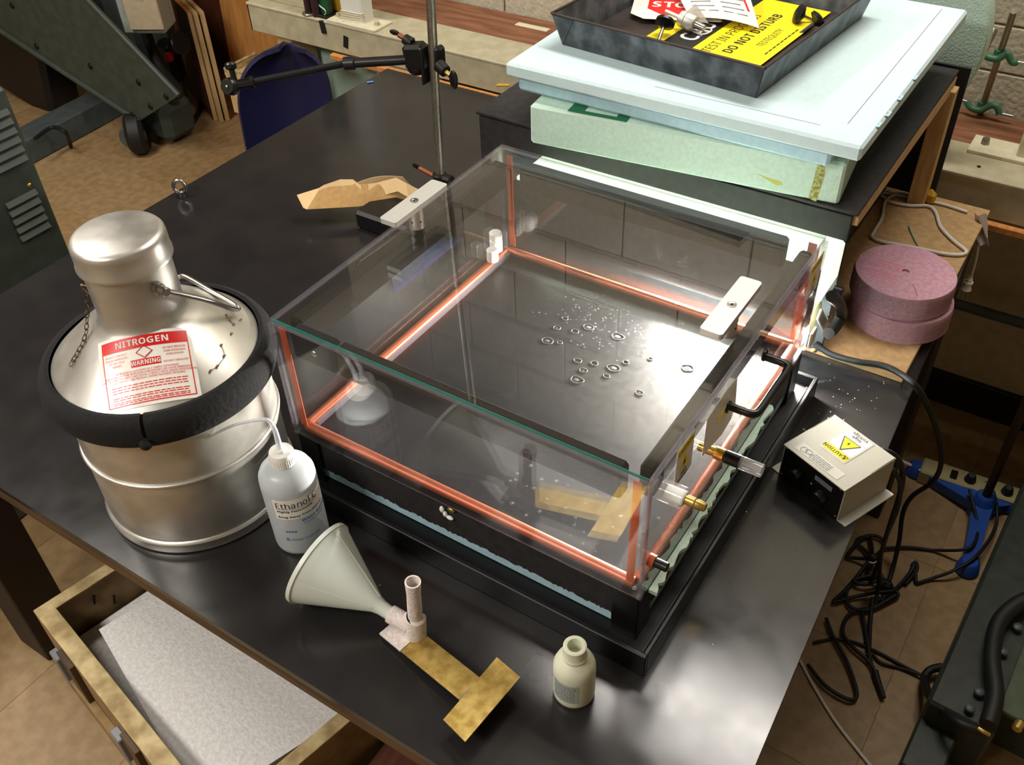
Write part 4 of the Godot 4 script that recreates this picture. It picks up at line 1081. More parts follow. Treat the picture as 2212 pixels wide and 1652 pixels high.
	fitting(a, Vector3(0.5402, 0.9505, 0.352), false)
	wpart("plug_knob", MB.new().cyl(Vector3(0.5402, 0.9079, 0.5089), Vector3(0.5402, 0.9079, 0.5089) + Vector3(0.018, 0, 0), 0.006, 16, -1.0, 0.001), M.black_plastic, a)
	wpart("plug_stem", MB.new().cyl(Vector3(0.5402, 0.9079, 0.5089) - Vector3(0.006, 0, 0), Vector3(0.5402, 0.9079, 0.5089) + Vector3(0.002, 0, 0), 0.008, 16), M.copper_matte, a)
	# stickers on the right wall: x of the label runs towards the back of the bench, y up
	caution(a, frame(Vector3(0.5405, 1.026, 0.452), Vector3(0, 0, -1), Vector3(0, 1, 0)), 0.044, 0.060)
	caution(a, frame(Vector3(0.5405, 1.020, 0.040), Vector3(0, 0, -1), Vector3(0, 1, 0)), 0.05, 0.06)
	wpart("white_sticker", MB.new().prism(PackedVector2Array([Vector2(-0.05, -0.030), Vector2(0.012, -0.045), Vector2(0.038, -0.040), Vector2(0.045, -0.02), Vector2(0.036, 0.028), Vector2(0.0, 0.034), Vector2(-0.05, 0.03)]), 0.0003, frame(Vector3(0.5403, 1.010, 0.345), Vector3(0, 0, -1), Vector3(0, 1, 0))), M.paper, a, "torn white paper label")
	wpart("yellow_label", MB.new().prism(rect(0.026, 0.011), 0.0003, frame(Vector3(0.5407, 1.008, 0.345), Vector3(0, 0, -1), Vector3(0, 1, 0))), M.yellow_ink, a)
	# glass lid with two aluminium handles
	var l = thing("chamber_glass", "greenish plate glass lid with two aluminium bar handles", "lid", Vector3(0.27, 1.060, 0.2685))
	wpart("pane", MB.new().box(Vector3(0.27, 1.0630, 0.2685), Vector3(0.532, 0.006, 0.529)), M.lid_glass, l)
	wpart("glass_edge", MB.new().box(Vector3(0.27, 1.0635, 0.5334), Vector3(0.532, 0.0040, 0.0008)), M.lid_edge, l, "teal front edge of the glass")
	for q in [[Vector3(0.5364, 1.0630, 0.2685), Vector3(0.0008, 0.0058, 0.529)], [Vector3(0.27, 1.0630, 0.0036), Vector3(0.532, 0.0058, 0.0008)], [Vector3(0.0036, 1.0630, 0.2685), Vector3(0.0008, 0.0058, 0.529)]]:
		wpart("glass_edge", MB.new().box(q[0], q[1]), M.acrylic_edge, l)
	for x in [0.035, 0.507]:
		var c = Vector3(x, 1.066, 0.2685)
		var bar = wpart("handle_bar", MB.new().prism(rect(0.028, 0.121, 0.004), 0.0075, Transform3D(Basis(Vector3.RIGHT, Vector3(0, 0, -1), Vector3.UP), c + Vector3(0, 0.0345, 0))), M.alu_matte, l)
		var post = wpart("handle_post", MB.new().cyl(c, c + Vector3(0, 0.0345, 0), 0.0105, 28), M.aluminium, l)
		wpart("handle_screw", MB.new().lathe([Vector2(0.0060, 0.0), Vector2(0.0060, 0.0006), Vector2(0.0050, 0.0008), Vector2(0.0026, -0.0002), Vector2(0.0022, -0.0015), Vector2(0.0, -0.0015)], 24, Transform3D(Basis.IDENTITY, c + Vector3(0, 0.0422, 0))), M.steel, bar)
		wpart("screw_socket", MB.new().cyl(c + Vector3(0, 0.0421, 0), c + Vector3(0, 0.0424, 0), 0.0022, 6), M.iron_black, bar)
		for an in [0.3, 1.5]:
			wpart("post_hole", MB.new().cyl(c + Vector3(cos(an) * 0.0100, 0.012, sin(an) * 0.0100), c + Vector3(cos(an) * 0.0108, 0.012, sin(an) * 0.0108), 0.0014, 10), M.iron_black, post)
	# foam strip and work lamp behind the chamber
	var fs = thing("foam_strip", "bright white-topped foam strip behind the clear chamber", "foam strip", Vector3(0.27, 0.924, -0.082))
	part("strip", MB.new().box(Vector3(0.0, 0.033, 0.003), Vector3(0.537, 0.066, 0.084), 0.004), M.white_foam, fs)
	var wl = thing("work_lamp", "flat work lamp with grey bracket behind the chamber", "lamp", Vector3(0.40, 0.76, -0.085))
	var lm = mat(Color(1, 1, 1), 0.4)
	lm.emission_enabled = true
	lm.emission = Color(1.0, 0.98, 0.93)
	lm.emission_energy_multiplier = 6.0
	wpart("housing", MB.new().box(Vector3(0.27, 0.8925, -0.078), Vector3(0.50, 0.041, 0.042), 0.003), M.black_satin, wl)
	wpart("lens", MB.new().box(Vector3(0.40, 0.893, -0.0560), Vector3(0.22, 0.034, 0.002), 0.0005), lm, wl)
	var al = AreaLight3D.new()
	al.name = "lamp_light"
	al.area_size = Vector2(0.22, 0.034)
	al.light_energy = 3.6
	al.light_color = Color(1.0, 0.98, 0.94)
	al.shadow_enabled = true
	al.area_range = 6.0
	wl.add_child(al)
	al.global_transform = Transform3D(Basis(Vector3.UP, PI), Vector3(0.40, 0.893, -0.0540))
	wpart("added_foam_glow", MB.new().box(Vector3(0.27, 0.9145, -0.078), Vector3(0.49, 0.003, 0.036), 0.0005), lm, wl)  # glowing top and upward light added to brighten the foam strip above
	var au = AreaLight3D.new()
	au.name = "added_foam_light"
	au.area_size = Vector2(0.49, 0.036)
	au.light_energy = 1.6
	au.light_color = Color(1.0, 0.98, 0.94)
	au.shadow_enabled = true
	au.area_range = 6.0
	wl.add_child(au)
	au.global_transform = Transform3D(Basis(Vector3.RIGHT, PI / 2), Vector3(0.27, 0.9175, -0.078))
	wpart("rear_lens", MB.new().lathe([Vector2(0, 0), Vector2(0.030, 0), Vector2(0.032, 0.006), Vector2(0.026, 0.012), Vector2(0, 0.013)], 28, Transform3D(Basis(Vector3(0, 1, 0), Vector3(1, 0, 0), Vector3(0, 0, 1)) , Vector3(0.522, 0.888, -0.052))), M.cream_pe, wl)
	wpart("bracket", MB.new().box(Vector3(0.545, 0.875, -0.062), Vector3(0.004, 0.115, 0.018), 0.001, Basis(Vector3.RIGHT, 0.75)), M.alu_matte, wl)
	wpart("bracket_foot", MB.new().box(Vector3(0.5460, 0.8861, -0.0057), Vector3(0.004, 0.026, 0.022), 0.001), M.alu_matte, wl)
	wpart("bracket_screw", MB.new().ball(Vector3(0.5490, 0.8863, -0.0680), Vector3(0.002, 0.003, 0.003), 10, 6), M.steel, wl)
	wpart("wing_nut", MB.new().ball(Vector3(0.5480, 0.8467, -0.0260), Vector3(0.005, 0.003, 0.004), 10, 6), M.brass, wl)
	wpart("bolt_knob", MB.new().cyl(Vector3(0.5490, 0.9425, -0.0533), Vector3(0.5490, 0.9425, -0.0533) + Vector3(0.016, 0, 0), 0.010, 18, -1.0, 0.002), M.black_plastic, wl)
	wpart("strain_relief", MB.new().tube([Vector3(0.5600, 0.9662, -0.0062), Vector3(0.5620, 0.9234, -0.0549), Vector3(0.5620, 0.8747, -0.0961), Vector3(0.5620, 0.8681, -0.0721), Vector3(0.5620, 0.8805, -0.0339)], 0.009, 12), M.black_rubber, wl)

func fitting(a: Node3D, p: Vector3, clear_end: bool) -> void:
	var d = Vector3(1, 0, 0)
	if clear_end:
		wpart("fitting_body", MB.new().cyl(p, p + d * 0.026, 0.0125, 22), M.clear_tube, a)
		wpart("fitting_core", MB.new().cyl(p + d * 0.006, p + d * 0.028, 0.0085, 18, -1.0, 0.001), M.cap_white, a)
		wpart("brass_barb", MB.new().lathe([Vector2(0, 0), Vector2(0.0055, 0), Vector2(0.0055, 0.010), Vector2(0.0045, 0.011), Vector2(0.0055, 0.012), Vector2(0.0050, 0.022), Vector2(0.0042, 0.023), Vector2(0, 0.023)], 18, Transform3D(basis_to(d), p + d * 0.028)), M.brass, a)
	else:
		wpart("inner_barb", MB.new().cyl(p - d * 0.020, p, 0.006, 16), M.brass_bright, a)
		wpart("brass_nut", MB.new().cyl(p, p + d * 0.014, 0.0085, 6, -1.0, 0.001), M.brass_bright, a)
		wpart("black_collar", MB.new().cyl(p + d * 0.014, p + d * 0.034, 0.0085, 20, -1.0, 0.001), M.black_plastic, a)
		wpart("clear_hose", MB.new().cyl(p + d * 0.034, p + d * 0.062, 0.0085, 20), M.clear_tube, a)
		wpart("inner_hose", MB.new().cyl(p - d * 0.055, p - d * 0.018, 0.006, 16), M.clear_tube, a)

func caution(a: Node3D, f: Transform3D, w: float, h: float) -> void:
	var st = wpart("caution_sticker", MB.new().prism(rect(w, h, 0.002), 0.0003, f), M.sticker_white, a, "yellow and white caution sticker")
	var up = func(x, y, z): return f * Vector3(x, y, 0.0006 + z)
	var g = Transform3D(f.basis, f * Vector3(0, 0, 0.0003))
	wpart("yellow_bar", MB.new().prism(PackedVector2Array([Vector2(-w * 0.44, h * 0.24), Vector2(w * 0.44, h * 0.24), Vector2(w * 0.44, h * 0.46), Vector2(-w * 0.44, h * 0.46)]), 0.0002, g), M.yellow_ink, st)
	wpart("triangle", MB.new().prism(PackedVector2Array([Vector2(-w * 0.30, -h * 0.18), Vector2(w * 0.30, -h * 0.18), Vector2(0, h * 0.18)]), 0.0002, g), M.yellow_ink, st)
	var k = MB.new()
	k.text("CAUTION", h * 0.10, Vector2(0, h * 0.35), up, true)
	k.text("High", h * 0.08, Vector2(0, -h * 0.29), up, true)
	k.text("Voltage.", h * 0.08, Vector2(0, -h * 0.41), up, true)
	bolt_sign(k, up, Vector2(0, -h * 0.06), h * 0.16)
	wpart("lettering", k, M.black_ink, st)

func bolt_sign(k: MB, up: Callable, c: Vector2, s: float) -> void:
	var z = [Vector2(0.18, 0.9), Vector2(-0.45, -0.05), Vector2(-0.02, -0.05), Vector2(-0.2, -0.9), Vector2(0.45, 0.15), Vector2(0.05, 0.15)]
	var poly = PackedVector2Array()
	for p in z: poly.append(c + p * s)
	var ix = Geometry2D.triangulate_polygon(poly)
	var o: Vector3 = (up.call(0, 0, 0.01) - up.call(0, 0, 0.0)).normalized()
	for i in range(0, ix.size(), 3):
		k.tri(up.call(poly[ix[i]].x, poly[ix[i]].y, 0.0), up.call(poly[ix[i + 1]].x, poly[ix[i + 1]].y, 0.0), up.call(poly[ix[i + 2]].x, poly[ix[i + 2]].y, 0.0), o, o, o)

func dewar() -> void:
	var o = Vector3(-0.135, 0.76, 0.615)
	var d = thing("nitrogen_dewar", "aluminium liquid nitrogen dewar with black foam ring and capped neck", "dewar", o)
	part("body", MB.new().lathe([Vector2(0, 0), Vector2(0.132, 0), Vector2(0.1355, 0.003), Vector2(0.1355, 0.016), Vector2(0.1365, 0.018), Vector2(0.1355, 0.020), Vector2(0.1325, 0.022), Vector2(0.1325, 0.12), Vector2(0.1325, 0.245), Vector2(0.131, 0.258), Vector2(0.095, 0.2895), Vector2(0.068, 0.3100), Vector2(0.058, 0.3175), Vector2(0.0535, 0.325), Vector2(0.0525, 0.335), Vector2(0.0525, 0.412), Vector2(0, 0.412)], 96), M.aluminium, d)
	var rib = []
	for k in 72:
		rib.append(Vector3(cos(TAU * k / 72) * 0.1335, 0.133, sin(TAU * k / 72) * 0.1335))
	part("rib", MB.new().tube(rib, 0.0028, 8, true, 1), M.aluminium, d)
	# split black foam ring with a button closing it
	var a0 = deg_to_rad(49.0)
	part("foam_ring", MB.new().lathe([Vector2(0.1325, 0.215), Vector2(0.140, 0.213), Vector2(0.1485, 0.220), Vector2(0.152, 0.234), Vector2(0.1505, 0.248), Vector2(0.145, 0.258), Vector2(0.138, 0.2625), Vector2(0.1325, 0.2615)], 110, Transform3D.IDENTITY, a0, a0 + TAU - 0.028), M.black_foam, d)
	var cut = MB.new()
	part("ring_button", MB.new().ball(Vector3(cos(a0) * 0.152, 0.228, sin(a0) * 0.152), Vector3(0.008, 0.008, 0.008), 16, 10), M.black_foam, d)
	# cap
	part("cap", MB.new().lathe([Vector2(0.0535, 0.396), Vector2(0.0575, 0.396), Vector2(0.0575, 0.400), Vector2(0.0562, 0.402), Vector2(0.0562, 0.422), Vector2(0.0555, 0.427), Vector2(0.053, 0.4305), Vector2(0.048, 0.4325), Vector2(0, 0.4330)], 80), M.aluminium, d)
	# bail handle and its pivot nuts
	var A = Vector3(-0.079, 1.135, 0.620)
	var B = Vector3(-0.191, 1.135, 0.610)
	var C = Vector3(-0.070, 1.0525, 0.525)
	var D = Vector3(-0.180, 1.0545, 0.516)
	wpart("bail_handle", MB.new().tube([A + Vector3(0.012, 0, 0), A + Vector3(0.0135, -0.002, -0.003), A.lerp(C, 0.5) + Vector3(0.012, 0, 0), C + Vector3(0.006, 0, 0.008), C + Vector3(-0.002, -0.001, 0), C.lerp(D, 0.5), D + Vector3(0.004, 0, 0), D + Vector3(-0.008, 0, 0.008), D.lerp(B, 0.5) + Vector3(-0.012, 0, 0), B + Vector3(-0.012, 0, 0)], 0.0036, 12, false, 6), M.steel, d)
	for s in [[A, 1.0], [B, -1.0]]:
		var p: Vector3 = s[0]
		var x = Vector3(s[1], 0, 0.05 * s[1]).normalized()
		wpart("pivot_nut", MB.new().cyl(p - x * 0.004, p + x * 0.004, 0.0085, 6, -1.0, 0.001), M.steel, d)
		wpart("pivot_screw", MB.new().cyl(p + x * 0.004, p + x * 0.017, 0.0062, 16, -1.0, 0.0015), M.steel, d)
	# bead chain hanging from the neck
	var path = [Vector3(-0.1690, 1.125, 0.6570), Vector3(-0.1705, 1.110, 0.6610), Vector3(-0.1705, 1.098, 0.6650), Vector3(-0.1690, 1.085, 0.6720), Vector3(-0.1665, 1.0730, 0.6800), Vector3(-0.1652, 1.0632, 0.6902), Vector3(-0.1660, 1.0518, 0.7060), Vector3(-0.1663, 1.0440, 0.7165)]
	var ch = MB.new()
	var L = 0.0
	var dens = []
	for i in path.size() - 1:
		for k in 8:
			dens.append(path[i].lerp(path[i + 1], k / 8.0))
	var prev: Vector3 = dens[0]
	var acc = 0.0
	var flip = false
	for q in dens:
		acc += prev.distance_to(q)
		prev = q
		if acc > 0.0062:
			acc = 0.0
			var nx: Vector3 = dens[mini(dens.find(q) + 1, dens.size() - 1)]
			var t = (nx - q).normalized() if nx != q else Vector3.DOWN
			var s = t.cross(Vector3.BACK if flip else Vector3.RIGHT).normalized()
			flip = not flip
			var lk = []
			for k in 10:
				lk.append(q + t * 0.0048 * cos(TAU * k / 10) + s * 0.0026 * sin(TAU * k / 10))
			ch.tube(lk, 0.0007, 5, true, 1)
	wpart("chain", ch, M.chain, d)
	wpart("chain_lug", MB.new().tube([Vector3(-0.1665, 1.128, 0.6565), Vector3(-0.1730, 1.129, 0.6600), Vector3(-0.1650, 1.119, 0.6600)], 0.002, 8), M.chain, d)
	# dried brown drips on the shoulder
	var dr = MB.new()
	var DR = [Vector3(-0.0695, 1.0513, 0.5444), Vector3(-0.0618, 1.0486, 0.5471), Vector3(-0.0540, 1.0445, 0.5477), Vector3(-0.0350, 1.0457, 0.5879), Vector3(-0.0237, 1.0386, 0.5956), Vector3(-0.0190, 1.0363, 0.6127), Vector3(-0.0196, 1.0366, 0.6237), Vector3(-0.0597, 1.0389, 0.5313), Vector3(-0.0429, 1.0441, 0.5629)]
	for q in DR:
		dr.ball(q - Vector3(0, 0.0023, 0), Vector3(0.0022, 0.0009, 0.0022), 8, 5)
	dr.tube([DR[0] - Vector3(0, 0.0022, 0), DR[1] - Vector3(0, 0.0022, 0), DR[2] - Vector3(0, 0.0022, 0)], 0.0007, 5)
	dr.tube([DR[3] - Vector3(0, 0.0022, 0), DR[4] - Vector3(0, 0.0022, 0), DR[5] - Vector3(0, 0.0022, 0), DR[6] - Vector3(0, 0.0022, 0)], 0.0004, 5)
	wpart("brown_drip", dr, mat(Color(0.50, 0.38, 0.22), 0.6), d)
	# sticker bent onto the cone
	var sn = 0.797
	var rc = 0.1105
	var mid = deg_to_rad(42.2)
	var bend = func(x, y, z):
		var dy: float = rc - y
		var rho = sqrt(x * x + dy * dy)
		var ph = atan2(x, dy) / sn
		var r = rho * sn
		var yy = 0.2600 + (0.131 - r) / 0.0785 * 0.0613
		if r < 0.095 : yy = lerpf(0.2895, 0.3100, clampf((0.095 - r) / 0.027, 0.0, 2.0))
		else: yy = lerpf(0.258, 0.2895, clampf((0.131 - r) / 0.036, -0.2, 1.0))
		var n = Vector3(cos(mid - ph) * 0.65, 0.76, sin(mid - ph) * 0.65)
		return Vector3(cos(mid - ph) * r, yy, sin(mid - ph) * r) + n * (0.0010 + z)
	var W = 0.114
	var H = 0.089
	var hz = part("hazard_sticker", MB.new().shell(20, 16, func(u, w): return bend.call((u - 0.5) * W, (w - 0.5) * H, 0.0), 0.0004), M.gloss_white, d, "white and red nitrogen warning sticker")
	var red = MB.new()
	var strip = func(x0, x1, y0, y1):
		red.grid(14, 3, func(u, w): return bend.call(lerpf(x0, x1, u), lerpf(y0, y1, w), 0.0003))
	strip.call(-0.052, 0.052, 0.0255, 0.0405)
	strip.call(-0.052, -0.0508, -0.0405, 0.026)
	strip.call(0.0508, 0.052, -0.0405, 0.026)
	strip.call(-0.052, 0.052, -0.0405, -0.0393)
	strip.call(-0.0175, 0.0175, 0.0020, 0.0110)
	part("red_panel", red, M.red_ink, hz)
	var wt = MB.new()
	var up2 = func(x, y, z): return bend.call(x, y, 0.0006 + z)
	wt.text("NITROGEN", 0.0078, Vector2(-0.002, 0.0330), up2, true, 0, 1.15)
	wt.text("WARNING", 0.0056, Vector2(0, 0.0065), up2, true, 0, 0.92)
	for e in [[Vector2(0, 0.0248), Vector2(0.0085, 0.0185)], [Vector2(0.0085, 0.0185), Vector2(0, 0.0122)], [Vector2(0, 0.0122), Vector2(-0.0085, 0.0185)], [Vector2(-0.0085, 0.0185), Vector2(0, 0.0248)]]:
		pass
	part("lettering", wt, M.gloss_white, hz)
	var dia = MB.new()
	dia.grid(1, 1, func(u, w): return up2.call((u - 0.5) * 0.008 + (w - 0.5) * 0.008, 0.0195 + (u - 0.5) * 0.0062 - (w - 0.5) * 0.0062, 0.0003), true)
	part("diamond", dia, M.gloss_white, hz)
	var rt = MB.new()
	var r1 = func(x, y, z): return bend.call(x, y, 0.0004 + z)
	for e in [[Vector2(0, 0.0272), Vector2(0.0095, 0.0195)], [Vector2(0.0095, 0.0195), Vector2(0, 0.0118)], [Vector2(0, 0.0118), Vector2(-0.0095, 0.0195)], [Vector2(-0.0095, 0.0195), Vector2(0, 0.0272)]]:
		rt.tube([r1.call(e[0].x, e[0].y, 0.0), r1.call(e[1].x, e[1].y, 0.0)], 0.0005, 5, false, 1)
	var k = 0
	for s in ["DO NOT CONTACT", "LIQUID NITROGEN", "OR THE COLD", "VAPORS"]:
		rt.text(s, 0.0024, Vector2(-0.0345, 0.0205 - k * 0.0043), r1, false)
		k += 1
	k = 0
	for s in ["DO NOT BREATHE", "PURE NITROGEN", "ATMOSPHERE", "", "DO NOT SWALLOW"]:
		if s: rt.text(s, 0.0024, Vector2(0.0345, 0.0205 - k * 0.0043), r1, false)
		k += 1
	k = 0
	for s in ["NITROGEN IS CLASSIFIED AS A SIMPLE ASPHYXIANT", "BREATHING OF PURE NITROGEN ATMOSPHERE CAN CAUSE IMMEDIATE", "LOSS OF CONSCIOUSNESS AND DEATH. CONTACT WITH LIQUID NITROGEN OR", "COLD VAPORS CAN PRODUCE SEVERE FROSTBITE OR BURNS"]:
		rt.text(s, 0.0017, Vector2(0, -0.0025 - k * 0.0032), r1, false)
		k += 1
	var rows = [0.0, -0.018, -0.021, -0.024, -0.0300, -0.0325, -0.0355, -0.0375]
	var rng = RandomNumberGenerator.new()
	rng.seed = 3
	for y in rows:
		if y == 0.0: continue
		var x = -0.045
		while x < 0.044:
			var l = rng.randf_range(0.003, 0.008)
			rt.grid(2, 1, func(u, w): return r1.call(lerpf(x, minf(x + l, 0.045), u), y + 0.0010 * (w - 0.5), 0.0))
			x += l + 0.0012
	part("small_print", rt, M.red_ink, hz)

func wash_bottle() -> void:
	var o = Vector3(0.0605, 0.76, 0.6134)
	var b = thing("wash_bottle", "translucent ethanol wash bottle with bent spout beside the dewar", "bottle", o)
	part("body", MB.new().lathe([Vector2(0, 0), Vector2(0.034, 0), Vector2(0.0365, 0.003), Vector2(0.0372, 0.008), Vector2(0.0374, 0.06), Vector2(0.0374, 0.118), Vector2(0.0365, 0.128), Vector2(0.033, 0.136), Vector2(0.026, 0.1425), Vector2(0.018, 0.1455), Vector2(0.0155, 0.147), Vector2(0.0155, 0.150), Vector2(0, 0.150)], 64), M.frost_pe, b)
	var cp = part("cap", MB.new().lathe([Vector2(0.0145, 0.1475), Vector2(0.0165, 0.1475), Vector2(0.0168, 0.150), Vector2(0.0165, 0.162), Vector2(0.0150, 0.1665), Vector2(0.0085, 0.1675), Vector2(0.0075, 0.1705), Vector2(0.0045, 0.172), Vector2(0, 0.172)], 40), M.cap_white, b)
	var ribs = MB.new()
	for k in 40:
		var a = TAU * k / 40
		ribs.cyl(Vector3(cos(a) * 0.0166, 0.150, sin(a) * 0.0166), Vector3(cos(a) * 0.0164, 0.1605, sin(a) * 0.0164), 0.0006, 5)
	part("cap_ribs", ribs, M.cap_white, cp)
	wpart("spout", MB.new().tube([Vector3(0.0605, 0.928, 0.6134), Vector3(0.0595, 0.945, 0.6125), Vector3(0.0560, 0.960, 0.6105), Vector3(0.0500, 0.9705, 0.6105), Vector3(0.0400, 0.9725, 0.6150), Vector3(0.0130, 0.9670, 0.6365), Vector3(-0.0145, 0.9520, 0.6635)], 0.0042, 14, false, 8, 0.0014), glass(0.55, Color(0.86, 0.88, 0.92), 0.2), b)
	# printed label wrapped round the front
	var ang = deg_to_rad(30.0)
	var wrap = func(x, y, z):
		var t: float = ang - x / 0.0376
		return Vector3(cos(t) * (0.0377 + z), y, sin(t) * (0.0377 + z))
	var pl = part("paper_label", MB.new().grid(28, 2, func(u, w): return wrap.call(lerpf(-0.0345, 0.045, u), lerpf(0.075, 0.1115, w), 0.0)), M.sticker_white, b)
	var k = MB.new()
	var on = func(x, y, z): return wrap.call(x, y, 0.0003 + z)
	k.text("Ethanol", 0.0098, Vector2(-0.032, 0.1010), on, false, 1, 1.05)
	k.text("C", 0.0098, Vector2(0.020, 0.1010), on, false, 1)
	k.text("Highly Flammable", 0.0036, Vector2(-0.031, 0.0905), on, true, 1, 1.15)
	k.text("Keep Away from Sources", 0.0036, Vector2(-0.031, 0.0800), on, true, 1, 1.15)
	part("lettering", k, M.black_ink, pl)
	part("rule_line", MB.new().grid(20, 1, func(u, w): return on.call(lerpf(-0.031, 0.03, u), 0.0948 + w * 0.0006, 0.0)), M.blue_ink, pl)
	var bl = MB.new()
	var on2 = func(x, y, z): return wrap.call(x, y, -0.0001 + z)
	bl.text("WASH BOTTLE", 0.0048, Vector2(-0.001, 0.0690), on2, true, 1, 1.1)
	bl.text("POLYETHYLENE", 0.0034, Vector2(0.001, 0.0625), on2, false, 1, 1.1)
	for q in 4:
		bl.quad(on2.call(-0.026 + q * 0.004, 0.0490, 0.0), on2.call(-0.0228 + q * 0.004, 0.0490, 0.0), on2.call(-0.0228 + q * 0.004, 0.0515, 0.0), on2.call(-0.026 + q * 0.004, 0.0515, 0.0))
	bl.text("Fisher Scientific", 0.0040, Vector2(-0.021, 0.0340), on2, false, 1, 1.1)
	for q in 16:
		var a0 = TAU * q / 16
		var a1 = TAU * (q + 1) / 16
		bl.quad(on2.call(-0.026 + cos(a0) * 0.0026, 0.0342 + sin(a0) * 0.0030, 0.0), on2.call(-0.026 + cos(a1) * 0.0026, 0.0342 + sin(a1) * 0.0030, 0.0), on2.call(-0.026 + cos(a1) * 0.0019, 0.0342 + sin(a1) * 0.0022, 0.0), on2.call(-0.026 + cos(a0) * 0.0019, 0.0342 + sin(a0) * 0.0022, 0.0))
	bl.text("f", 0.0034, Vector2(-0.0262, 0.0340), on2, true, 0, 1.0)
	part("blue_print", bl, M.blue_ink, b)

func funnel_rig() -> void:
	var tip = Vector3(0.2588, 0.790, 0.667)
	var c = Vector3(0.149, 0.8187, 0.670)
	var f = thing("funnel_stand", "frosted funnel taped to a brass T-shaped stand", "funnel", Vector3(0.25, 0.76, 0.68))
	var d = (tip - c).normalized()
	var L = c.distance_to(tip)
	var xf = Transform3D(basis_to(d), c)
	part("cone", MB.new().lathe([Vector2(0.0545, 0.0), Vector2(0.0590, -0.001), Vector2(0.0590, 0.0045), Vector2(0.0565, 0.005), Vector2(0.0555, 0.008), Vector2(0.0115, L - 0.018), Vector2(0.0095, L - 0.010), Vector2(0.0080, L + 0.012), Vector2(0.0065, L + 0.012), Vector2(0.0080, L - 0.010), Vector2(0.0100, L - 0.018), Vector2(0.0540, 0.008), Vector2(0.0545, 0.0)], 64, f.global_transform.affine_inverse() * xf), M.funnel, f)
	var bs = xf.basis
	for a in [0.0, 1.57, 3.14, 4.71]:
		var r0 = bs.x * cos(a + 0.5) + bs.z * sin(a + 0.5)
		wpart("cone_rib", MB.new().tube([c + r0 * 0.0562 + d * 0.006, c + r0 * 0.0123 + d * (L - 0.018)], 0.0006, 6, false, 1), M.funnel, f)
	# taped elbow and upright tube
	var e1 = tip + d * 0.004
	var e2 = Vector3(0.2930, 0.7850, 0.6655)
	wpart("taped_elbow", MB.new().tube([e1, e1.lerp(e2, 0.5), e2], 0.0118, 18, false, 4), M.tape, f)
	wpart("tape_sleeve", MB.new().cyl(Vector3(0.2985, 0.7705, 0.6655), Vector3(0.3010, 0.806, 0.6620), 0.0142, 24, 0.0128, 0.002), M.tape, f)
	wpart("tape_sleeve", MB.new().cyl(Vector3(0.3010, 0.806, 0.6620), Vector3(0.3012, 0.8065, 0.6620), 0.0122, 24), M.black_rubber, f)
	wpart("upright_tube", MB.new().lathe([Vector2(0.0090, 0), Vector2(0.0092, 0.03), Vector2(0.0087, 0.06), Vector2(0.0098, 0.083), Vector2(0.0080, 0.083), Vector2(0.0078, 0.05), Vector2(0.0, 0.05)], 24, Transform3D(basis_to(Vector3(0.045, 1.0, -0.03)), Vector3(0.3000, 0.793, 0.6630))), M.tape, f)
	wpart("tape_tail", MB.new().tube([Vector3(0.286, 0.799, 0.6640), Vector3(0.292, 0.802, 0.658), Vector3(0.296, 0.799, 0.654)], 0.0035, 8), M.tape, f)
	# brass strip, taped at its left end, and the cross bar
	var pl = func(p: Array, th: float) -> MB:
		var m = MB.new()
		m.quad(p[0], p[1], p[2], p[3], Vector3.UP)
		var dn = Vector3(0, -th, 0)
		m.quad(p[0] + dn, p[1] + dn, p[2] + dn, p[3] + dn, Vector3.DOWN)
		for i in 4:
			m.quad(p[i], p[(i + 1) % 4], p[(i + 1) % 4] + dn, p[i] + dn)
		return m
	var S = [Vector3(0.2640, 0.7700, 0.6890), Vector3(0.4020, 0.7830, 0.7150), Vector3(0.4085, 0.7830, 0.6790), Vector3(0.2700, 0.7700, 0.6530)]
	wpart("brass_strip", pl.call(S, 0.0016), M.brass, f)
	var T = [Vector3(0.2590, 0.7708, 0.6882), Vector3(0.2985, 0.7742, 0.6957), Vector3(0.3048, 0.7742, 0.6590), Vector3(0.2655, 0.7708, 0.6515)]
	wpart("taped_end", pl.call(T, 0.0032), M.tape, f)
	wpart("brass_crossbar", pl.call([Vector3(0.4023, 0.7860, 0.7467), Vector3(0.4402, 0.7890, 0.7566), Vector3(0.4486, 0.7890, 0.6557), Vector3(0.4091, 0.7860, 0.6465)], 0.0016), M.brass, f)
	wpart("solder_seam", MB.new().tube([Vector3(0.4030, 0.7843, 0.716), Vector3(0.4085, 0.7843, 0.678)], 0.0014, 6, false, 1), M.plastic_grey, f)
	wpart("support_fin", MB.new().box(Vector3(0.428, 0.7735, 0.702), Vector3(0.002, 0.027, 0.05), 0.0, Basis(Vector3.UP, 0.1)), M.brass, f)
	wpart("support_fin", MB.new().box(Vector3(0.285, 0.7640, 0.672), Vector3(0.02, 0.008, 0.02), 0.001, Basis(Vector3.UP, -0.18)), M.tape, f)
	wpart("wire_clip", MB.new().tube([Vector3(0.2234, 0.7900, 0.6425), Vector3(0.2263, 0.7920, 0.6391)], 0.0012, 6, false, 1), M.brass_bright, f)

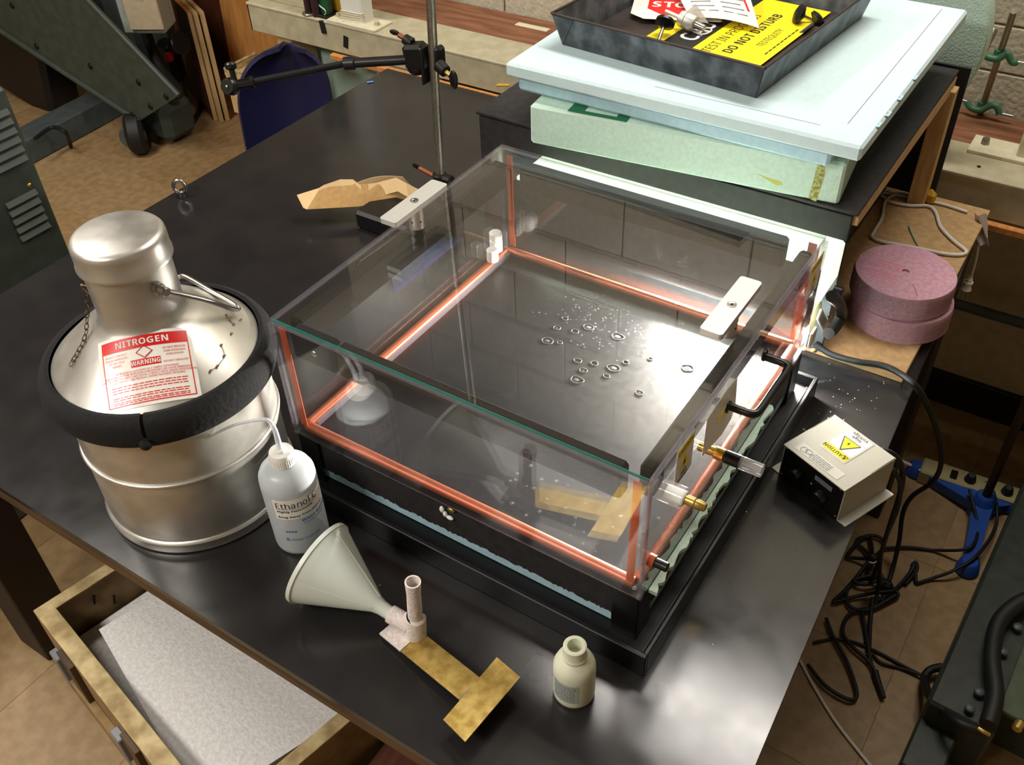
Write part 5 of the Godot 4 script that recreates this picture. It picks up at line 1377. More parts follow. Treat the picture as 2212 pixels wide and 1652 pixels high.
func cream_bottle() -> void:
	var b = thing("plastic_bottle", "small open cream plastic bottle with faded label", "bottle", Vector3(0.5031, 0.76, 0.6232))
	part("body", MB.new().lathe([Vector2(0, 0), Vector2(0.0215, 0), Vector2(0.0245, 0.003), Vector2(0.0250, 0.008), Vector2(0.0250, 0.052), Vector2(0.0245, 0.060), Vector2(0.0215, 0.068), Vector2(0.0160, 0.0725), Vector2(0.0142, 0.0745), Vector2(0.0142, 0.0775), Vector2(0.0150, 0.0785), Vector2(0.0142, 0.080), Vector2(0.0135, 0.0815), Vector2(0.0135, 0.0955), Vector2(0.0128, 0.0960), Vector2(0.0088, 0.0960), Vector2(0.0084, 0.0940), Vector2(0.0084, 0.078), Vector2(0.0, 0.078)], 48), M.cream_pe, b)
	var wrap = func(u, w):
		var t = deg_to_rad(128.0 - u * 80.0)
		return Vector3(cos(t) * 0.0252, 0.014 + w * 0.036, sin(t) * 0.0252)
	var lb = part("label", MB.new().grid(14, 2, wrap), nmat(Color(0.62, 0.65, 0.64), Color(0.74, 0.77, 0.74), 0.08, 14.0, 0.5, 0.0, 83), b, "faded grey printed label")
	var rng = RandomNumberGenerator.new()
	rng.seed = 9
	var pr = MB.new()
	for k in 9:
		var u = 0.08
		while u < 0.85:
			var l = rng.randf_range(0.04, 0.12)
			pr.grid(2, 1, func(a, w):
				var p: Vector3 = wrap.call(u + a * l, 0.10 + k * 0.095 + w * 0.035)
				return p + Vector3(p.x, 0, p.z).normalized() * 0.0002)
			u += l + 0.03
	part("small_print", pr, M.grey_ink, lb)

func supply_box() -> void:
	var b = thing("power_supply", "grey high voltage supply box with caution sticker and black front", "power supply", Vector3(0.6487, 0.76, 0.1371), -22.7)
	var w = 0.1084
	var dp = 0.1005
	var h = 0.063
	part("cover_top", MB.new().box(Vector3(0, h - 0.001, 0.001), Vector3(w + 0.002, 0.002, dp + 0.004), 0.0005), M.hv_paint, b)
	for s in [-1.0, 1.0]:
		part("cover_side", MB.new().box(Vector3(s * (w / 2), h / 2, 0), Vector3(0.002, h, dp), 0.0004), M.hv_paint, b)
		part("mounting_flange", MB.new().box(Vector3(s * (w / 2 + 0.0075), 0.001, 0), Vector3(0.015, 0.002, dp), 0.0004), M.hv_paint, b)
	part("front_panel", MB.new().box(Vector3(0, h / 2, dp / 2 - 0.001), Vector3(w - 0.002, h - 0.003, 0.003), 0.0004), M.black_satin, b)
	part("rear_panel", MB.new().box(Vector3(0, h / 2, -dp / 2 + 0.001), Vector3(w - 0.002, h - 0.003, 0.003), 0.0004), M.black_satin, b)
	for q in [[-0.05, 0.058], [0.047, 0.058], [0.05, 0.006], [-0.05, 0.006]]:
		part("screw", MB.new().ball(Vector3(q[0], q[1], dp / 2 + 0.0008), Vector3(0.002, 0.002, 0.0012), 10, 6), M.steel, b)
	part("knob", MB.new().cyl(Vector3(-0.022, 0.032, dp / 2), Vector3(-0.022, 0.032, dp / 2 + 0.014), 0.010, 22, 0.009, 0.001), M.black_plastic, b)
	part("knob", MB.new().cyl(Vector3(0.022, 0.022, dp / 2), Vector3(0.022, 0.022, dp / 2 + 0.012), 0.011, 22, 0.010, 0.001), M.black_plastic, b)
	part("indicator", MB.new().ball(Vector3(0.002, 0.030, dp / 2 + 0.001), Vector3(0.002, 0.002, 0.0015), 10, 6), M.plastic_grey, b)
	part("grey_label", MB.new().box(Vector3(0.020, 0.046, dp / 2 + 0.0008), Vector3(0.030, 0.008, 0.0006)), M.plastic_grey, b)
	# stickers on top, read from behind the box: reading direction -x, up is +z
	var f = frame(Vector3(-0.0015, h + 0.0001, -0.0165), Vector3(-1, 0, 0), Vector3(0, 0, 1))
	var sk = part("sticker", MB.new().prism(rect(0.0435, 0.0625, 0.001), 0.0003, f), M.sticker_white, b, "white and yellow caution sticker")
	var g = Transform3D(f.basis, f * Vector3(0, 0, 0.0003))
	part("yellow_bar", MB.new().prism(PackedVector2Array([Vector2(-0.0203, 0.0165), Vector2(0.0203, 0.0165), Vector2(0.0203, 0.0290), Vector2(-0.0203, 0.0290)]), 0.0002, g), M.yellow_ink, sk)
	part("triangle_border", MB.new().prism(PackedVector2Array([Vector2(-0.0150, -0.0110), Vector2(-0.0138, -0.0120), Vector2(0.0138, -0.0120), Vector2(0.0150, -0.0110), Vector2(0.0012, 0.0148), Vector2(-0.0012, 0.0148)]), 0.0002, g), M.black_ink, sk)
	part("triangle", MB.new().prism(PackedVector2Array([Vector2(-0.0130, -0.0105), Vector2(0.0130, -0.0105), Vector2(0.0, 0.0130)]), 0.0003, g), M.yellow_ink, sk)
	var up = func(x, y, z): return f * Vector3(x, y, 0.0008 + z)
	var k = MB.new()
	k.text("CAUTION", 0.0062, Vector2(0.003, 0.0226), up, true, 0, 1.0)
	k.text("High", 0.0052, Vector2(0.0, -0.0195), up, true)
	k.text("Voltage.", 0.0052, Vector2(0.0, -0.0262), up, true)
	bolt_sign(k, up, Vector2(0, -0.0035), 0.0058)
	for e in [[Vector2(-0.0208, 0.0296), Vector2(0.0208, 0.0296)], [Vector2(-0.0208, 0.0160), Vector2(0.0208, 0.0160)], [Vector2(-0.0208, -0.0145), Vector2(0.0208, -0.0145)], [Vector2(-0.0208, -0.0298), Vector2(0.0208, -0.0298)]]:
		k.quad(up.call(e[0].x, e[0].y, 0), up.call(e[1].x, e[1].y, 0), up.call(e[1].x, e[1].y - 0.0005, 0), up.call(e[0].x, e[0].y - 0.0005, 0), Vector3.UP)
	for x in [-0.0208, 0.0203]:
		k.quad(up.call(x, -0.0298, 0), up.call(x + 0.0005, -0.0298, 0), up.call(x + 0.0005, 0.0296, 0), up.call(x, 0.0296, 0), Vector3.UP)
	for e in [[Vector2(-0.0185, 0.0190), Vector2(-0.0115, 0.0190)], [Vector2(-0.0115, 0.0190), Vector2(-0.0150, 0.0268)], [Vector2(-0.0150, 0.0268), Vector2(-0.0185, 0.0190)]]:
		k.tube([up.call(e[0].x, e[0].y, 0.0), up.call(e[1].x, e[1].y, 0.0)], 0.0004, 4, false, 1)
	part("lettering", k, M.black_ink, sk)
	var f2 = frame(Vector3(-0.003, h + 0.0001, 0.0375), Vector3(-1, 0, 0), Vector3(0, 0, 1))
	var ml = part("maker_label", MB.new().prism(rect(0.076, 0.0175), 0.0002, f2), mat(Color(0.74, 0.74, 0.70), 0.3), b, "pale printed maker's label")
	var mk = MB.new()
	var u2 = func(x, y, z): return f2 * Vector3(x, y, 0.0004 + z)
	# emblem: two linked rounded loops, then unreadably small lines
	for q in [[0.020, -0.001, 0.0055, 0.0045], [0.0275, 0.001, 0.0050, 0.0055]]:
		var ring = []
		for i in 8:
			ring.append(u2.call(q[0] + cos(TAU * i / 8) * q[2], q[1] + sin(TAU * i / 8) * q[3], 0.0))
		mk.tube(ring, 0.0003, 4, true, 1)
	var rng = RandomNumberGenerator.new()
	rng.seed = 21
	for r in 4:
		var x = -0.020
		while x < 0.012:
			var l = rng.randf_range(0.002, 0.006)
			mk.quad(u2.call(x, 0.005 - r * 0.0034, 0.0), u2.call(x + l, 0.005 - r * 0.0034, 0.0), u2.call(x + l, 0.0065 - r * 0.0034, 0.0), u2.call(x, 0.0065 - r * 0.0034, 0.0), Vector3.UP)
			x += l + 0.001
	part("emblem_print", mk, M.grey_ink, ml)

func ring_stand() -> void:
	var base = Vector3(-0.216, 0.76, -0.100)
	var s = thing("ring_stand", "steel rod stand with a black clamped extension arm", "stand", base)
	var r0 = base + Vector3(0, 0.012, 0)
	var r1 = base + Vector3(0.040, 1.25, -0.010)
	wpart("base_plate", MB.new().box(Vector3(-0.292, 0.780, -0.085), Vector3(0.20, 0.040, 0.09), 0.006), M.black_satin, s)
	wpart("rod", MB.new().cyl(r0, r1, 0.0082, 24), M.rod, s)
	var low = r0.lerp(r1, 0.097)
	wpart("lower_boss", MB.new().cyl(low + Vector3(0.0, -0.012, 0), low + Vector3(0.0, 0.012, 0), 0.0145, 18, -1.0, 0.003).box(low + Vector3(0.018, 0.0, 0.0), Vector3(0.022, 0.022, 0.02), 0.004), M.iron_black, s)
	wpart("lower_screw", MB.new().cyl(low + Vector3(-0.008, 0.001, 0.001), low + Vector3(-0.046, 0.012, 0.004), 0.0042, 12), M.copper_rod, s)
	wpart("lower_screw_wing", MB.new().ball(low + Vector3(-0.052, 0.014, 0.004), Vector3(0.010, 0.006, 0.002), 12, 8), M.iron_black, s)
	# upper clamp
	var up = Vector3(-0.2080, 1.125, -0.1030)
	var a = up + Vector3(-0.022, 0.002, 0.008)
	wpart("clamp_body", MB.new().box(a + Vector3(-0.006, 0.0, 0.0), Vector3(0.040, 0.046, 0.030), 0.006, Basis(Vector3.UP, 0.3) * Basis(Vector3.BACK, 0.1)), M.iron_black, s)
	wpart("clamp_jaw", MB.new().box(up + Vector3(-0.0095, -0.010, 0.008), Vector3(0.005, 0.066, 0.026), 0.002), M.black_plastic, s)
	wpart("clamp_back", MB.new().box(up + Vector3(0.014, 0.004, -0.004), Vector3(0.014, 0.040, 0.022), 0.005), M.iron_black, s)
	wpart("clamp_lobe", MB.new().ball(up + Vector3(-0.030, -0.020, 0.010), Vector3(0.017, 0.012, 0.013), 16, 10), M.iron_black, s)
	wpart("wing_boss", MB.new().cyl(up + Vector3(0.016, -0.006, 0.004), up + Vector3(0.036, -0.013, 0.010), 0.0115, 18, 0.0105, 0.002), M.iron_black, s)
	wpart("wing_stem", MB.new().cyl(up + Vector3(0.034, -0.012, 0.010), up + Vector3(0.046, -0.016, 0.012), 0.0045, 12), M.brass, s)
	wpart("wing", MB.new().ball(up + Vector3(0.054, -0.021, 0.014), Vector3(0.009, 0.017, 0.004), 16, 10), M.black_plastic, s)
	wpart("wing_boss", MB.new().cyl(up + Vector3(-0.034, 0.022, 0.008), up + Vector3(-0.050, 0.030, 0.010), 0.010, 16, 0.009, 0.002), M.iron_black, s)
	wpart("wing_stem", MB.new().cyl(up + Vector3(-0.050, 0.030, 0.010), up + Vector3(-0.060, 0.034, 0.011), 0.0045, 12), M.copper_rod, s)
	wpart("wing", MB.new().ball(up + Vector3(-0.068, 0.037, 0.012), Vector3(0.011, 0.005, 0.003), 14, 8), M.iron_black, s)
	# telescopic arm
	var q0 = up + Vector3(-0.028, -0.003, 0.010)
	var q1 = Vector3(-0.3466, 1.1130, -0.0354)
	var q2 = Vector3(-0.4798, 1.1000, 0.1094)
	wpart("arm_sleeve", MB.new().cyl(q0, q1, 0.0085, 20), M.black_plastic, s)
	wpart("arm_collar", MB.new().cyl(q1 + (q1 - q0).normalized() * -0.016, q1 + (q1 - q0).normalized() * 0.004, 0.0115, 20, -1.0, 0.001), M.black_plastic, s)
	wpart("arm_rod", MB.new().cyl(q1, q2, 0.0060, 18), M.black_satin, s)
	var ad = (q2 - q1).normalized()
	wpart("arm_end", MB.new().cyl(q2 - ad * 0.028, q2, 0.0085, 18).cyl(q2 - ad * 0.034, q2 - ad * 0.028, 0.0105, 18), M.black_plastic, s)
	var ax = Vector3(0.25, 0.35, 0.90).normalized()
	wpart("end_disc", MB.new().cyl(q2 - ax * 0.008 + ad * 0.006, q2 + ax * 0.010 + ad * 0.006, 0.0155, 26, 0.0145, 0.003), M.black_plastic, s)
	wpart("end_rivet", MB.new().ball(q2 + ax * 0.0105 + ad * 0.006, Vector3(0.003, 0.003, 0.003), 12, 8), M.steel, s)
	wpart("thumb_screw", MB.new().cyl(q2 - ad * 0.004, q2 - ad * 0.002 + Vector3(-0.004, 0.026, -0.004), 0.0050, 14).cyl(q2 - ad * 0.002 + Vector3(-0.004, 0.026, -0.004), q2 - ad * 0.002 + Vector3(-0.006, 0.038, -0.006), 0.0100, 14, -1.0, 0.003), M.black_plastic, s)
	# brown card propped on the base
	var cd = thing("card_strip", "bent piece of brown cardboard propped beside the chamber", "cardboard", Vector3(-0.42, 0.76, -0.06))
	var bl = func(u, w):
		var lo: Vector3 = Vector3(-0.4798, 0.7970, -0.0005).lerp(Vector3(-0.3981, 0.7950, -0.0640), clampf(u * 2.0, 0, 1)).lerp(Vector3(-0.3981, 0.7950, -0.0640).lerp(Vector3(-0.3167, 0.7950, -0.1569), clampf(u * 2.0 - 1.0, 0, 1)), 1.0 if u > 0.5 else 0.0)
		var hi: Vector3 = Vector3(-0.4812, 0.8220, -0.0485).lerp(Vector3(-0.3804, 0.8260, -0.1220), clampf(u * 2.0, 0, 1)).lerp(Vector3(-0.3804, 0.8260, -0.1220).lerp(Vector3(-0.3176, 0.8100, -0.1605), clampf(u * 2.0 - 1.0, 0, 1)), 1.0 if u > 0.5 else 0.0)
		return lo.lerp(hi, w)
	wpart("front_flap", MB.new().shell(20, 4, bl, 0.0012), M.cardboard, cd)
	var b2 = func(u, w):
		var lo: Vector3 = Vector3(-0.4798, 0.7970, -0.0005).lerp(Vector3(-0.3167, 0.7950, -0.1569), u) + Vector3(-0.01, 0.0, -0.02)
		var hi: Vector3 = Vector3(-0.5124, 0.8150, -0.0108).lerp(Vector3(-0.3527, 0.8300, -0.1555), u)
		return lo.lerp(hi, w) + Vector3(0, -0.010 * sin(u * TAU) * w - 0.006 * sin(w * PI), 0)
	wpart("back_flap", MB.new().shell(20, 6, b2, 0.0012), M.cardboard_in, cd)
	wpart("end_flap", MB.new().shell(6, 4, func(u, w): return Vector3(-0.4900, 0.7970, -0.0008).lerp(Vector3(-0.4798, 0.7970, -0.0005), u).lerp(Vector3(-0.5124, 0.8150, -0.0108).lerp(Vector3(-0.4812, 0.8220, -0.0485), u), w), 0.0012), M.cardboard_in, cd)
	for q in [[Vector3(-0.4820, 0.8220, -0.0438), Vector3(-0.4756, 0.8260, -0.0543), Vector3(-0.4539, 0.8320, -0.0803), Vector3(-0.4317, 0.8320, -0.0931), Vector3(-0.4114, 0.8240, -0.0932)], [Vector3(-0.4002, 0.8260, -0.1020), Vector3(-0.3874, 0.8260, -0.1158), Vector3(-0.3570, 0.8340, -0.1405), Vector3(-0.3324, 0.8280, -0.1413), Vector3(-0.3131, 0.8120, -0.1549)]]:
		var fl = MB.new()
		for i in 4:
			var dn = Vector3(0.010, -0.022, 0.012)
			fl.quad(q[i], q[i + 1], q[i + 1] + dn, q[i] + dn, Vector3(0.5, 0.3, 0.8))
			fl.quad(q[i] - Vector3(0.001, 0, 0.001), q[i + 1] - Vector3(0.001, 0, 0.001), q[i + 1] + dn - Vector3(0.001, 0, 0.001), q[i] + dn - Vector3(0.001, 0, 0.001), Vector3(-0.5, 0.3, -0.8))
		wpart("torn_flap", fl, M.cardboard_in, cd)
	var wd = thing("blue_wire", "tiny bright blue wire end on the back of the bench", "wire", Vector3(-0.8082, 0.7620, -0.5922))
	wpart("wire", MB.new().tube([Vector3(-0.8127, 0.7620, -0.5866), Vector3(-0.8026, 0.7620, -0.5985)], 0.0018, 6, false, 1), mat(Color(0.45, 0.68, 0.95), 0.5), wd)

func right_side() -> void:
	# two pink foam discs
	var spec = [[Vector3(0.617, 0.772, -0.2825), "pink foam disc, lower of the two stacked on the fibreboard"], [Vector3(0.6095, 0.8165, -0.2850), "pink foam disc with faint print, upper of the stack"]]
	for i in 2:
		var d = thing("pink_disc", spec[i][1], "foam disc", spec[i][0], 0.0, "pink foam discs")
		var pr = [Vector2(0, 0), Vector2(0.0800, 0), Vector2(0.0825, 0.004), Vector2(0.0805, 0.012), Vector2(0.0825, 0.018), Vector2(0.0808, 0.026), Vector2(0.0822, 0.032), Vector2(0.0812, 0.040), Vector2(0.0805, 0.0435)]
		part("rim", MB.new().lathe(pr, 72), M.pink_rim, d)
		part("face", MB.new().lathe([Vector2(0.0805, 0.0435), Vector2(0.0800, 0.0440), Vector2(0.0062, 0.0440), Vector2(0.0060, 0.0400), Vector2(0, 0.0400)], 72), M.pink_foam, d)
		if i == 1:
			var pt = MB.new()
			var rng = RandomNumberGenerator.new()
			rng.seed = 4
			for k in 7:
				if k == 3: continue
				var x = -0.064 + absf(k - 3.0) * 0.004
				while x < -0.012:
					var l = rng.randf_range(0.004, 0.011)
					pt.box(Vector3(x + l / 2, 0.0441, -0.012 + k * 0.0085), Vector3(l, 0.0002, 0.0035))
					x += l + 0.0016
			part("faint_print", pt, mat(Color(0.78, 0.47, 0.57), 0.85), d, "faint red printed lines")
			part("cut_line", MB.new().box(Vector3(0.028, 0.0441, 0.045), Vector3(0.0014, 0.0003, 0.032), 0.0, Basis(Vector3.UP, 0.5)), mat(Color(0.52, 0.36, 0.42), 0.9), d)
	# white mains cord looped on the fibreboard with a foil tag and hanging plug
	var Y = 0.776
	var c = thing("mains_cable", "white mains cord looped on the fibreboard with hanging plug", "cord", Vector3(0.5575, 0.7720, -0.5186))
	wpart("loop", MB.new().tube([Vector3(0.4633, 0.7760, -0.6640), Vector3(0.4939, 0.7760, -0.6711), Vector3(0.5424, 0.7760, -0.6783), Vector3(0.5910, 0.7760, -0.6818), Vector3(0.6365, 0.7760, -0.6760)], 0.0030, 8), M.white_cord, c)
	wpart("loop", MB.new().tube([Vector3(0.4701, 0.7760, -0.6573), Vector3(0.4984, 0.7760, -0.6404), Vector3(0.5337, 0.7760, -0.6445), Vector3(0.5652, 0.7760, -0.6608), Vector3(0.5853, 0.7760, -0.6424), Vector3(0.6062, 0.7760, -0.5961), Vector3(0.6395, 0.7760, -0.5594), Vector3(0.6678, 0.7760, -0.5362), Vector3(0.6622, 0.7760, -0.5187), Vector3(0.6362, 0.7760, -0.5070), Vector3(0.6039, 0.7760, -0.5023), Vector3(0.5630, 0.7760, -0.4964), Vector3(0.5261, 0.7760, -0.4894), Vector3(0.5056, 0.7760, -0.4960), Vector3(0.5027, 0.7760, -0.5168), Vector3(0.5004, 0.7760, -0.5733), Vector3(0.4887, 0.7760, -0.6266), Vector3(0.4920, 0.7760, -0.6616), Vector3(0.5087, 0.7760, -0.6838), Vector3(0.5433, 0.7760, -0.6913)], 0.0034, 8), M.white_cord, c)
	wpart("foil_tag", MB.new().shell(6, 8, func(u, w): return Vector3(0.6494, 0.7842, -0.6600).lerp(Vector3(0.6712, 0.7889, -0.6600), u).lerp(Vector3(0.6757, 0.7342, -0.6400).lerp(Vector3(0.6958, 0.7387, -0.6400), u), 1.0 - w) + Vector3(0, 0, 0.006 * sin(u * 7.0 + w * 5.0)), 0.0006), M.foil, c)
	wpart("hanging_cord", MB.new().tube([Vector3(0.6749, 0.7315, -0.6500), Vector3(0.6805, 0.6954, -0.6500), Vector3(0.6822, 0.6571, -0.6500)], 0.0030, 8), M.white_cord, c)
	wpart("plug", MB.new().lathe([Vector2(0, 0), Vector2(0.0042, 0), Vector2(0.0042, 0.006), Vector2(0.0060, 0.007), Vector2(0.0042, 0.009), Vector2(0.0042, 0.012), Vector2(0.0095, 0.014), Vector2(0.0095, 0.017), Vector2(0.0075, 0.020), Vector2(0.0110, 0.032), Vector2(0, 0.032)], 20, Transform3D(basis_to(Vector3(0.6804, 0.6142, -0.6500) - Vector3(0.6817, 0.6558, -0.6500)), Vector3(0.6817, 0.6558, -0.6500))), M.cap_white, c)
	for s in [-1.0, 1.0]:
		var a = Vector3(0.6804, 0.6142, -0.6500) + Vector3(s * 0.004, 0, 0)
		wpart("prong", MB.new().box(a + Vector3(0, -0.006, 0), Vector3(0.0016, 0.014, 0.005)), M.steel, c)
	var tk = thing("plastic_tie", "short pale green plastic tie lying inside the white cord loop", "tie", Vector3(0.5686, 0.7730, -0.5456))
	wpart("tie", MB.new().tube([Vector3(0.5539, 0.7750, -0.5713), Vector3(0.5691, 0.7750, -0.5423), Vector3(0.5870, 0.7750, -0.5122)], 0.0022, 8, false, 4, 0.001), mat(Color(0.60, 0.68, 0.58), 0.5), tk)
	# power strip on the floor
	var ps = thing("power_strip", "beige power strip with black plugs on the floor", "power strip", (Vector3(0.7220, 0.0400, -0.7602) + Vector3(0.9294, 0.0400, -0.7268)) * 0.5 * Vector3(1, 0, 1) + Vector3(0, 0, -0.012), 3.0)
	var sl = 0.34
	part("body", MB.new().box(Vector3(0.055, 0.021, 0.0), Vector3(sl, 0.042, 0.056), 0.004), M.strip_beige, ps)
	part("switch", MB.new().box(Vector3(-0.040, 0.0435, 0.004), Vector3(0.016, 0.006, 0.030), 0.002), M.black_plastic, ps)
	for k in 4:
		var x = -0.005 + k * 0.042
		part("socket", MB.new().box(Vector3(x, 0.0423, 0.0), Vector3(0.030, 0.001, 0.036), 0.0003), M.strip_beige, ps)
		for q in [[-0.006, -0.008], [0.006, -0.008], [0.0, 0.008]]:
			part("slot", MB.new().box(Vector3(x + q[0], 0.0429, q[1]), Vector3(0.002, 0.0004, 0.006)), M.black_ink, ps)
	for k in [0, 2]:
		part("plug", MB.new().cyl(Vector3(-0.003 + k * 0.042, 0.042, 0.004), Vector3(-0.003 + k * 0.042, 0.066, 0.010), 0.014, 18, 0.010, 0.003), M.black_rubber, ps)
	wpart("strip_cord", MB.new().tube([Vector3(0.6644, 0.0300, -0.7438), Vector3(0.6903, 0.0300, -0.7409), Vector3(0.7215, 0.0300, -0.7341)], 0.0045, 8), M.white_cord, ps)
	# blue cast foot with a dark rod
	var bs = thing("blue_stand", "blue cast tripod foot with a dark rod on the floor", "stand", Vector3(0.8702, 0.0000, -0.7232))
	var ctr = Vector3(0.8674, 0.0300, -0.6992)
	for e in [[Vector3(0.7019, 0.0180, -0.7502), 0.024], [Vector3(0.9211, 0.0180, -0.7479), 0.022], [Vector3(0.8849, 0.0180, -0.5079), 0.026]]:
		var en: Vector3 = e[0]
		var dr = (en - ctr)
		var lg = dr.length()
		var bb = Basis(dr.normalized(), Vector3.UP, dr.normalized().cross(Vector3.UP))
		wpart("foot_arm", MB.new().prism(PackedVector2Array([Vector2(0, -0.022), Vector2(lg, -0.014), Vector2(lg, 0.014), Vector2(0, 0.022)]), 0.026, Transform3D(Basis(bb.x, bb.z, -bb.y) , ctr + Vector3(0, 0.012, 0))), M.bench_blue, bs)
		wpart("foot_pad", MB.new().cyl(en * Vector3(1, 0, 1), en * Vector3(1, 0, 1) + Vector3(0, 0.036, 0), e[1], 22, e[1] * 0.85, 0.006), M.bench_blue, bs)
	wpart("hub", MB.new().cyl(ctr * Vector3(1, 0, 1), ctr + Vector3(0, 0.035, 0), 0.030, 24, 0.022, 0.004), M.bench_blue, bs)
	wpart("rod", MB.new().cyl(ctr + Vector3(0, 0.02, 0), ctr + Vector3(-0.004, 0.75, 0.012), 0.010, 18), M.rust_rod, bs)
	# dark green machine frame at the lower right
	var m = thing("bolted_machine", "dark green bolted machine frame at the lower right", "machine", Vector3(1.05, 0, -0.2))
	var Z = 0.16
	var q0 = Vector3(0.9251, 0.1600, -0.6812)
	var q1 = Vector3(0.8929, 0.1600, -0.0398)
	var dirv = (q1 - q0).normalized()
	var sd = dirv.cross(Vector3.UP).normalized()
	if sd.x < 0: sd = -sd
	var xf = Transform3D(Basis(dirv, Vector3.UP, sd), q0 - dirv * 0.15)
	var ln = q0.distance_to(q1) + 0.17
	wpart("side_channel", MB.new().box(Vector3(ln / 2, -0.078, 0.06), Vector3(ln, 0.156, 0.12), 0.006).moved(xf), M.dark_green, m)
	wpart("deck_plate", MB.new().box(Vector3(ln / 2 - 0.02, 0.002, 0.26), Vector3(ln - 0.06, 0.012, 0.30), 0.002).moved(xf), M.olive_plate, m)
	wpart("skirt", MB.new().box(Vector3(ln / 2 - 0.04, -0.08, 0.27), Vector3(ln - 0.1, 0.15, 0.30), 0.004).moved(xf), M.dark_green, m)
	for p in [Vector3(0.9949, 0.1700, -0.2616), Vector3(0.9839, 0.1700, -0.1900), Vector3(0.9660, 0.1700, -0.0784), Vector3(0.9597, 0.1700, -0.0360), Vector3(0.9787, 0.1700, -0.1490)]:
		wpart("bolt_head", MB.new().lathe([Vector2(0.0095, 0), Vector2(0.0092, 0.004), Vector2(0.006, 0.0065), Vector2(0, 0.0070)], 18, Transform3D(Basis.IDENTITY, p)), M.machine_grey, m)
	wpart("leg_channel", MB.new().box(Vector3(ln + 0.03, -0.11, 0.035), Vector3(0.16, 0.10, 0.07), 0.004).moved(xf), M.dark_green, m)
	wpart("brass_stud", MB.new().cyl(Vector3(1.0381, 0.1750, -0.0337), Vector3(1.0421, 0.1750, -0.0520), 0.009, 12, -1.0, 0.002), M.brass, m)
	var hs = thing("black_hose", "thick black hose lying over the green machine frame", "hose", Vector3(0.9810, 0.1700, -0.1388))
	wpart("hose", MB.new().tube([Vector3(1.0073, 0.2000, -0.3333), Vector3(0.9756, 0.1950, -0.2858), Vector3(0.9594, 0.1900, -0.2296), Vector3(0.9670, 0.1900, -0.1501), Vector3(0.9897, 0.1900, -0.0737), Vector3(0.9936, 0.1850, -0.0098)], 0.0155, 14), M.black_rubber, hs)
	wpart("hose", MB.new().tube([Vector3(0.9025, 0.0300, -0.2053), Vector3(0.8834, 0.0300, -0.1833), Vector3(0.8811, 0.0300, -0.1544), Vector3(0.9037, 0.1000, -0.0655), Vector3(0.9409, 0.1700, 0.0027), Vector3(0.9837, 0.1750, 0.0035)], 0.0085, 10), M.black_rubber, hs)
	wpart("brass_clip", MB.new().tube([Vector3(0.9794, 0.1900, 0.0096), Vector3(0.9893, 0.1900, 0.0117), Vector3(0.9998, 0.1880, 0.0111)], 0.004, 8), M.brass, hs)

